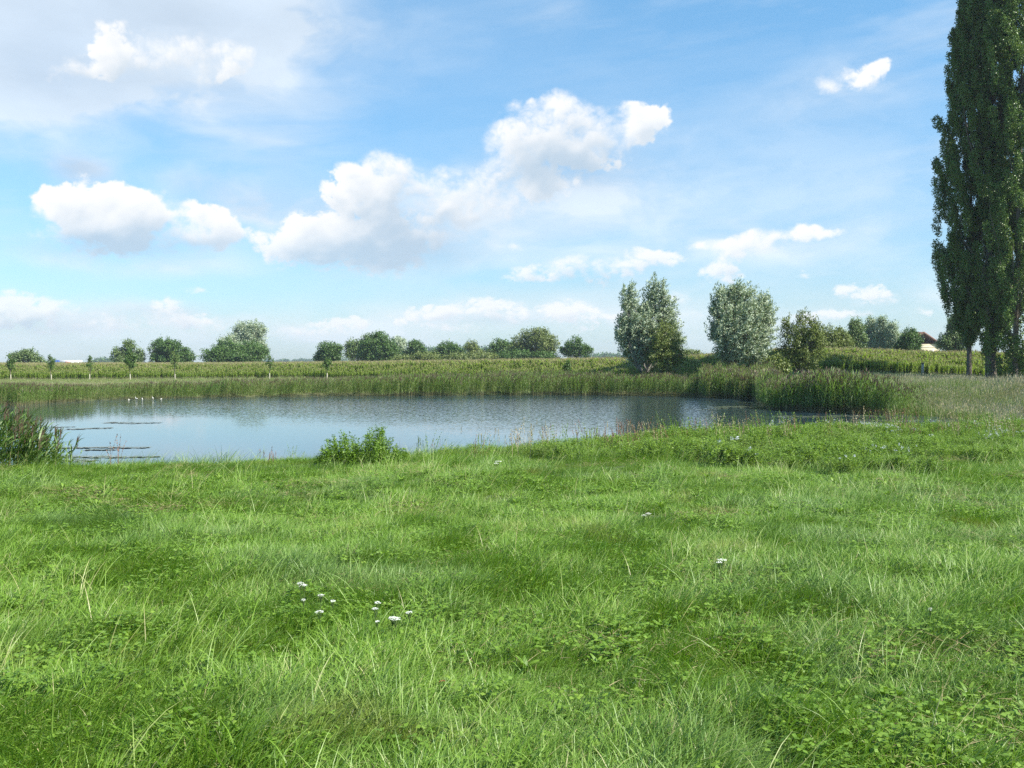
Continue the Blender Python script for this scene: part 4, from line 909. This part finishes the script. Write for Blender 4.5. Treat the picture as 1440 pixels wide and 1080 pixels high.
# ------------------------------------------------------------------ yarrow flowers in the meadow
def yarrow(px, py, r, label, seed, h=.17):
    d = EYE * F / (py - HY) * (1 - h / EYE * .98)
    root = empty('yarrow_flower', at(px, d)); g = np.random.default_rng(seed)
    mb = MB(); hz_ = (EYE - (py - HY) * d / F) - root.location.z; a0 = g.normal(0, .015, 2)
    tube(mb, [(0, 0, -.01), (a0[0] * .5, a0[1] * .5, hz_ * .5), (a0[0], a0[1], hz_ - .01)], [.0028, .0024, .002], 5)
    n = 9; mr_ = MB()
    for j in range(n):
        a = j / n * 6.28; tube(mr_, [(a0[0], a0[1], hz_ - .045), (a0[0] + math.cos(a) * r * .6, a0[1] + math.sin(a) * r * .6, hz_ - .004)], [.0014, .001], 4)
    st_ = mb.build('stem', G['stemg'], root); mr_.build('umbel_rays', G['stemg'], st_)
    mb = MB(); m_ = int(90 * (r / .025)); rr_ = r * np.sqrt(g.random(m_)); a = g.random(m_) * 6.28
    c = np.stack([a0[0] + rr_ * np.cos(a), a0[1] + rr_ * np.sin(a), hz_ + .006 * (1 - (rr_ / r) ** 2) + g.normal(0, .0015, m_)], -1)
    leaves(mb, c, g.normal(0, 1, (m_, 3)) * [1, 1, .3], g.normal(0, .3, (m_, 3)) + [0, 0, 1], .0075, .0065, g.random(m_)); mb.build('flower_head', G['whitefl'], root)
    tag(root, label, 'flower', 'white yarrow flowers in the meadow')
for j, (px, py, r, lb) in enumerate([
    (422, 821, .022, 'left flower of the topmost pair of white flowers in the left group'),
    (429, 824, .026, 'right flower of the topmost pair of white flowers in the left group'),
    (449, 839, .021, 'white flower just below and right of the topmost pair'),
    (425, 846, .014, 'small dim white flower directly under the topmost pair'),
    (470, 847, .019, 'white flower at the right of the left group'),
    (452, 863, .024, 'round white flower lowest in the left group'),
    (525, 850, .020, 'top left white flower of the group right of the left group'),
    (528, 857, .020, 'white flower just under the top left one of the right group'),
    (548, 871, .026, 'left flower of the brightest white pair at the bottom of the right group'),
    (558, 873, .030, 'right flower of the brightest white pair at the bottom of the right group'),
    (575, 862, .022, 'white flower at the far right of the right group'),
    (527, 875, .012, 'tiny white flower at the lower left of the right group'),
    (1014, 790, .034, 'bright white flower alone in the grass right of centre'),
    (1019, 792, .022, 'small white flower touching the bright lone one right of centre'),
    (905, 725, .026, 'left one of a faint pair of white flowers beyond the centre'),
    (915, 723, .028, 'right one of a faint pair of white flowers beyond the centre'),
    (700, 649, .05, 'white flower head on the bank under the thin pale stalks'),
    (696, 652, .035, 'smaller white flower beside the white head on the bank'),
    (1310, 858, .012, 'tiny pale flower in the grass at the lower right')]):
    yarrow(px, py, r, lb, 900 + j)
# a fallen red leaf and a bent straw
g = np.random.default_rng(9); mb = MB(); c = at(616, 5.0 * .0 + EYE * F / (952 - HY) * .93); c[2] += .10
ribbons(mb, np.array([[0, 0, 0.]] * 3), np.array([0, .5, -.5]), np.array([1.2, 1.3, 1.1]), 1.7, .035, .02, g.random(3), S=4, prof=lambda t: np.sin(np.clip(.08 + t * .9, 0, 1) * 3.14) + .05)
o = mb.build('fallen_leaf', leafmat('red_autumn_leaf', [(0, (.45, .08, .03)), (1, (.6, .16, .06))])); o.location = c; tag(o, 'small red fallen leaf on the grass below centre', 'leaf')

# ------------------------------------------------------------------ air
hz = MB(); box(hz, (0, 1580, 28), (4600, 3340, 64))
m, nt, out = newmat('thin_haze'); v = N(nt, 'ShaderNodeVolumePrincipled'); v.inputs['Color'].default_value = (.80, .88, 1, 1); v.inputs['Density'].default_value = .00016; v.inputs['Anisotropy'].default_value = .2
nt.links.new(v.outputs[0], out.inputs['Volume'])
HAZE = True
if HAZE: tag(hz.build('haze', m), 'thin bluish summer haze', 'haze', kind='stuff')

# ------------------------------------------------------------------ world: sky and clouds
def azel(px, py):
    p0 = math.atan((540 - HY) / F); yc = (540 - py) / F; xc = (px - 720) / F     # camera-space ray, pitched down by p0
    dx, dy, dz = xc, math.cos(p0) + yc * math.sin(p0), -math.sin(p0) + yc * math.cos(p0)
    l = math.sqrt(dx * dx + dy * dy + dz * dz); return math.atan2(dx, dy), math.asin(dz / l)

w = bpy.data.worlds.new('World'); scene.world = w; w.use_nodes = True; nt = w.node_tree; nt.nodes.clear(); L = nt.links.new
CUM = [  # cumulus heaps: photo x, y, half width, half height, weight
 # left cloud
 (88, 300, 30, 26, .8), (125, 292, 42, 26, .9), (160, 305, 45, 30, .9), (215, 302, 30, 22, .8), (222, 318, 28, 24, .6), (110, 335, 50, 22, .9), (180, 340, 60, 20, .8), (285, 310, 26, 24, .9), (305, 330, 30, 18, .7), (268, 338, 26, 14, .6),
 # centre lower
 (402, 347, 34, 22, .9), (440, 335, 50, 24, .9), (490, 345, 60, 28, .9), (555, 345, 60, 32, .9), (530, 260, 48, 34, .95), (575, 262, 48, 30, .9), (500, 285, 40, 26, .7), (560, 300, 60, 34, .8), (620, 275, 36, 20, .6),
 # centre bridge
 (650, 282, 50, 26, .85), (700, 262, 48, 34, .9), (742, 240, 46, 36, .9),
 # upper right heap
 (765, 168, 42, 30, .95), (800, 175, 50, 28, .9), (745, 195, 40, 24, .8), (790, 205, 56, 26, .8), (850, 184, 50, 22, .95), (882, 172, 40, 18, .97), (905, 158, 26, 16, .95), (820, 225, 60, 18, .4),
 # lower right small ones
 (735, 386, 28, 10, .8), (785, 378, 30, 14, .9), (810, 372, 20, 12, .7), (840, 390, 30, 14, .6), (880, 372, 34, 14, .9), (920, 360, 30, 13, .85), (730, 350, 16, 9, .7),
 (1005, 345, 34, 12, .75), (1060, 336, 44, 13, .7), (1130, 328, 50, 11, .55), (1015, 382, 28, 14, .95), (1030, 360, 18, 9, .6), (1075, 355, 22, 8, .6),
 (1175, 120, 32, 15, .52), (1200, 106, 28, 12, .48), (1228, 92, 24, 11, .52), (1130, 385, 9, 6, .5),
 # top left
 (165, 62, 34, 22, .62), (250, 76, 60, 26, .8), (310, 82, 46, 20, .66), (340, 92, 20, 12, .6), (120, 92, 60, 18, .55),
 # low row near the horizon
 (0, 440, 30, 22, .85), (885, 450, 30, 10, .5), (160, 455, 50, 9, .55), (330, 462, 40, 8, .5), (560, 450, 30, 8, .45), (1000, 400, 20, 6, .4), (75, 432, 38, 14, .9), (50, 445, 30, 12, .6), (130, 442, 30, 12, .5), (232, 425, 24, 14, .7), (276, 408, 14, 7, .7), (265, 455, 46, 14, .95), (225, 460, 30, 10, .5), (420, 465, 34, 9, .6), (485, 458, 32, 12, .8),
 (610, 440, 34, 14, .85), (690, 434, 40, 15, .95), (735, 448, 24, 10, .5), (795, 436, 36, 15, .85), (845, 445, 30, 10, .55), (820, 462, 20, 10, .6), (955, 418, 34, 14, .8), (1215, 410, 34, 12, .95), (1180, 440, 50, 9, .55), (1130, 452, 40, 8, .5), (960, 445, 50, 9, .55), (650, 462, 60, 8, .5), (130, 462, 60, 9, .55), (1265, 422, 30, 5, .5), (1305, 440, 20, 8, .5), (420, 470, 60, 6, .4),
]
GREY = [(200, 330, 40, 14, .3), (800, 245, 60, 16, .4), (120, 350, 80, 14, .9), (220, 348, 70, 14, .5), (520, 360, 110, 22, .95), (560, 320, 70, 26, .5), (600, 350, 60, 26, .5), (800, 228, 80, 26, .55), (720, 260, 60, 30, .2), (640, 300, 60, 30, .1), (830, 395, 60, 8, .5), (60, 90, 90, 50, .5), (250, 20, 200, 40, .45), (170, 110, 140, 20, .2),
        (110, 242, 36, 16, 1.0), (270, 262, 50, 18, .5), (60, 458, 80, 12, .5), (240, 440, 60, 12, .4), (350, 290, 40, 20, .3), (480, 300, 60, 26, .25), (450, 285, 120, 26, .25), (690, 450, 80, 8, .4)]
VEIL = [(60, 462, 120, 12, .3), (560, 470, 160, 9, .25), (1000, 455, 160, 12, .25), (1230, 425, 90, 12, .5), (30, 60, 180, 60, .8), (200, 40, 170, 50, .7), (60, 130, 100, 30, .6), (395, 300, 60, 30, .5), (700, 300, 90, 40, .5), (640, 250, 60, 26, .3), (690, 438, 120, 18, .5), (430, 462, 90, 14, .5), (870, 365, 90, 14, .4), (300, 350, 60, 16, .3), (560, 372, 90, 16, .5), (650, 320, 70, 40, .5), (870, 200, 60, 26, .5), (1080, 340, 110, 22, .6), (1190, 112, 60, 26, .6), (230, 75, 130, 34, .9), (830, 250, 90, 40, .5), (170, 368, 110, 12, .5), (740, 440, 240, 16, .45), (80, 445, 120, 20, .5), (250, 450, 90, 20, .5), (20, 30, 150, 70, 1.3), (180, 10, 200, 44, 1.2), (300, 15, 110, 26, .7), (30, 110, 110, 46, 1.1), (180, 105, 140, 30, .8), (290, 160, 42, 16, .5), (385, 199, 40, 7, .6), (330, 185, 40, 7, .35), (785, 22, 34, 18, .3), (110, 244, 34, 17, .9), (268, 262, 46, 17, .5), (350, 285, 34, 16, .55),
        (430, 290, 90, 26, .45), (460, 270, 90, 20, .3), (80, 352, 110, 26, .35), (250, 372, 90, 12, .3), (1000, 250, 260, 60, .26), (1200, 330, 160, 70, .28), (900, 330, 200, 60, .2), (700, 310, 120, 40, .3), (1150, 150, 90, 40, .22), (100, 470, 200, 26, .5), (350, 470, 200, 20, .35), (700, 460, 250, 26, .4), (1100, 440, 300, 40, .3), (600, 60, 200, 60, .12), (40, 215, 160, 30, .2), (850, 260, 80, 30, .25)]
def cloud_image():
    """clouds over azimuth +-32 deg and elevation -1..27 deg: colour and coverage, 1 cell = 1/1440 rad"""
    W_, H_ = 1608, 704; A0, E0 = -804 / F, -25 / F
    U, V = np.meshgrid(A0 * F + np.arange(W_) + .5, E0 * F + np.arange(H_) + .5)
    def nz(x, y, s, seed, o=6, g=.5):
        out = 0; a_ = 1; t = 0; c_, s_ = math.cos(.6), math.sin(.6)
        for k in range(o):
            out = out + a_ * vnoise(x, y, s, seed + 31 * k, 1); t += a_; a_ *= g
            x, y = (x * c_ - y * s_) * 2.03 + 17.3, (x * s_ + y * c_) * 2.03 + 5.1
        return out / t
    def bil(x, y, s, seed, o=5, g=.52):
        out = 0; a_ = 1; t = 0; c_, s_ = math.cos(.7), math.sin(.7)
        for k in range(o):
            out = out + a_ * np.abs(2 * vnoise(x, y, s, seed + 31 * k, 1) - 1); t += a_; a_ *= g
            x, y = (x * c_ - y * s_) * 2.1 + 11.3, (x * s_ + y * c_) * 2.1 + 3.1
        return out / t
    def field(bl, x, y, union=False, f=1.):
        out = np.ones_like(x) if union else np.zeros_like(x)
        for (px, py, rx, ry, wt) in bl:
            a_, e_ = azel(px, py); a_ *= F; e_ *= F; R_ = 2.7
            i0, i1 = np.searchsorted(U[0], [a_ - rx * R_ - 60, a_ + rx * R_ + 60]); j0, j1 = np.searchsorted(V[:, 0], [e_ - ry * R_ - 60, e_ + ry * R_ + 60])
            sl = (slice(j0, j1), slice(i0, i1))
            e = wt * np.exp2(-(((x[sl] - a_) / (rx * f)) ** 2 + ((y[sl] - e_) / (ry * f)) ** 2))
            if union: out[sl] *= 1 - np.minimum(e, .97)
            else: out[sl] += e
        return 1 - out if union else out
    small = sstep(200, 110, V)                                  # lower clouds are farther off and finer
    wx_ = (nz(U, V * 1.3, 60, 1, 4) - .5) * (40 - 18 * small); wy_ = (nz(U, V * 1.3, 60, 2, 4) - .5) * (32 - 18 * small)
    C = field(CUM, U + wx_, V + wy_, True, 1.0)
    B1 = bil(U + wx_ * .8, V * 1.1 + wy_ * .8, 44, 5, 6, .6); B2 = bil(U + wx_ * .8, V * 1.6 + wy_ * .8, 20, 6, 5, .6)
    B = B1 * (1 - small) + B2 * small
    Nn = nz(U, V * 1.25, 30, 9, 7, .6) * (1 - small) + nz(U, V * 1.8, 16, 10, 6, .6) * small
    dens = C + (B - .30) * .95 * np.clip(C * 1.6, 0, 1) + (Nn - .5) * (.75 + .25 * C)
    ragged = nz(U, V * 1.4, 110, 13, 4)
    lo = .40 + .16 * (ragged - .5); sharp = .22 + .60 * sstep(.40, .62, ragged) + .5 * sstep(395, 470, V) + .18 * small
    alpha = sstep(0, 1, (dens - lo) / sharp) * sstep(.10, .36, C) * (1 - .18 * small)
    T = np.clip(dens - lo, 0, 2) * sstep(.10, .4, C)
    # light comes from the upper left: depth of cloud passed on the way
    S = np.zeros_like(T); kw = {3: 4, 7: 5, 13: 7, 21: 9, 32: 12, 46: 14}
    for k, wk in kw.items():
        S += np.roll(np.roll(T, -int(round(k * .80)), 0), int(round(k * .60)), 1) * wk / 26.0
    Gf = field(GREY, U + wx_, V + wy_)
    # relief of the billows
    def blur(q, r):
        for ax in (0, 1):
            for _ in range(2):
                c = np.cumsum(np.pad(q, [(r + 1, r) if i == ax else (0, 0) for i in (0, 1)], mode='edge'), axis=ax)
                q = (c[2 * r + 1:] - c[:-2 * r - 1]) / (2 * r + 1) if ax == 0 else (c[:, 2 * r + 1:] - c[:, :-2 * r - 1]) / (2 * r + 1)
        return q
    Hh = (blur(T, 3) * 9 + blur(T, 8) * 22) 
    gy, gx = np.gradient(Hh); nrm = np.sqrt(gx * gx + gy * gy + 1.2)
    rel = (gx * .55 - gy * .75 + .55) / nrm
    light = .19 + .74 * np.exp(-S * .80) + rel * .30 - Gf * .50
    light = np.clip(light + (Nn - .5) * .22, 0, 1); light = light * .35 + .65 * light * light * (3 - 2 * light)
    cw = np.array([1., 1., 1.]); cg_ = np.array([.50, .63, .76])
    col = cg_ + (cw - cg_) * light[..., None]
    # thin veils
    vx = (nz(U, V * 2, 130, 21, 4) - .5) * 110; vy = (nz(U, V * 2, 130, 22, 4) - .5) * 60
    Vf = field(VEIL, U + vx * .6, V + vy * .6)
    Vn = nz(U + vx, V * 2.1 + vy, 95, 23, 6, .55); St = nz((U + vx) * .9 + V * .25, V * 5.0 - U * .5, 210, 25, 6, .58)
    veil = np.clip(Vf * np.interp(Vn, [.3, .68], [.42, 1.2]), 0, 1.0) * .92
    wisp = np.interp(St, [.40, .72], [0, .38]) * np.interp(nz(U, V * 2, 320, 27, 2), [.35, .65], [.35, 1.1])
    av = 1 - (1 - veil) * (1 - wisp)
    vg = np.clip(Gf * 1.0, 0, 1)[..., None]
    vc = np.array([.84, .91, .97]) * (1 - vg) + np.array([.56, .65, .76]) * vg
    vc = vc * (1 + (Vn[..., None] - .5) * .25)
    a = 1 - (1 - alpha * .97) * (1 - av * .85)
    rgb = (col * (alpha * .97)[..., None] + vc * ((1 - alpha * .97) * av * .85)[..., None]) / np.maximum(a, 1e-4)[..., None]
    ed = sstep(0, 60, np.minimum(U - U.min(), U.max() - U)) * sstep(0, 50, V.max() - V)
    return W_, H_, np.dstack([rgb, a * ed]).astype(np.float32)

W_, H_, arr = cloud_image()
img = bpy.data.images.new('sky_clouds', W_, H_, alpha=True, float_buffer=True); img.colorspace_settings.name = 'Non-Color'; img.alpha_mode = 'CHANNEL_PACKED'
img.pixels.foreach_set(arr.ravel()); img.update(); img.pack()
tc = N(nt, 'ShaderNodeTexCoord'); sx = N(nt, 'ShaderNodeSeparateXYZ'); L(tc.outputs['Generated'], sx.inputs[0])
az = math_(nt, 'ARCTAN2', sx.outputs[0], sx.outputs[1]); el = math_(nt, 'ARCSINE', sx.outputs[2])
u_ = math_(nt, 'MULTIPLY_ADD', az, F / W_, .5); v_ = math_(nt, 'MULTIPLY_ADD', el, F / H_, 25 / H_)
cb_ = N(nt, 'ShaderNodeCombineXYZ'); L(u_, cb_.inputs[0]); L(v_, cb_.inputs[1])
ti = N(nt, 'ShaderNodeTexImage'); ti.image = img; ti.extension = 'CLIP'; ti.interpolation = 'Linear'; L(cb_.outputs[0], ti.inputs[0])
SKY_S = .080; CLOUD = 6.9
sky = N(nt, 'ShaderNodeTexSky', sky_type='NISHITA'); sky.sun_disc = False; sky.sun_elevation = R(SUN_EL); sky.sun_rotation = R(SUN_AZ); sky.altitude = 100; sky.air_density = 1.0; sky.dust_density = .4; sky.ozone_density = 2.0
s_ = N(nt, 'ShaderNodeVectorMath', operation='SCALE'); L(ti.outputs[0], s_.inputs[0]); s_.inputs['Scale'].default_value = CLOUD
hor = N(nt, 'ShaderNodeMapRange'); hor.inputs[1].default_value = 0; hor.inputs[2].default_value = .35; L(el, hor.inputs[0])
tint = mixc(nt, hor.outputs[0], (.66, .83, 1.0), (.88, 1.30, 1.36))
skyc = mixc(nt, 1.0, sky.outputs[0], tint, 'MULTIPLY')
full = mixc(nt, ti.outputs[1], skyc, s_.outputs[0])
bg = N(nt, 'ShaderNodeBackground'); bg.inputs[1].default_value = SKY_S; L(full, bg.inputs[0])
wo = N(nt, 'ShaderNodeOutputWorld'); L(bg.outputs[0], wo.inputs[0])

# ------------------------------------------------------------------ sun, camera, render
sd_ = bpy.data.lights.new('sun', 'SUN'); sd_.energy = 5.0; sd_.angle = R(.5); sd_.color = (1, .955, .88)
so = bpy.data.objects.new('sun', sd_); COL.objects.link(so); so.rotation_euler = (R(90 - SUN_EL), 0, math.pi - R(SUN_AZ))
cd = bpy.data.cameras.new('camera'); cd.sensor_width = 36; cd.lens = 36; cd.clip_end = 20000; cd.clip_start = .05
co = bpy.data.objects.new('camera', cd); COL.objects.link(co); co.location = (0, 0, EYE); co.rotation_euler = (R(90) - math.atan((540 - HY) / F), 0, 0)
scene.camera = co
scene.view_settings.view_transform = 'Standard'; scene.view_settings.look = 'None'; scene.view_settings.gamma = 1; scene.view_settings.exposure = 0.95
scene.cycles.max_bounces = 6; scene.cycles.diffuse_bounces = 3; scene.cycles.glossy_bounces = 3; scene.cycles.transmission_bounces = 3; scene.cycles.volume_bounces = 0
scene.cycles.use_denoising = DENOISE; scene.cycles.denoiser = 'OPENIMAGEDENOISE'; scene.cycles.denoising_input_passes = 'RGB_ALBEDO_NORMAL'; scene.cycles.denoising_prefilter = 'ACCURATE'
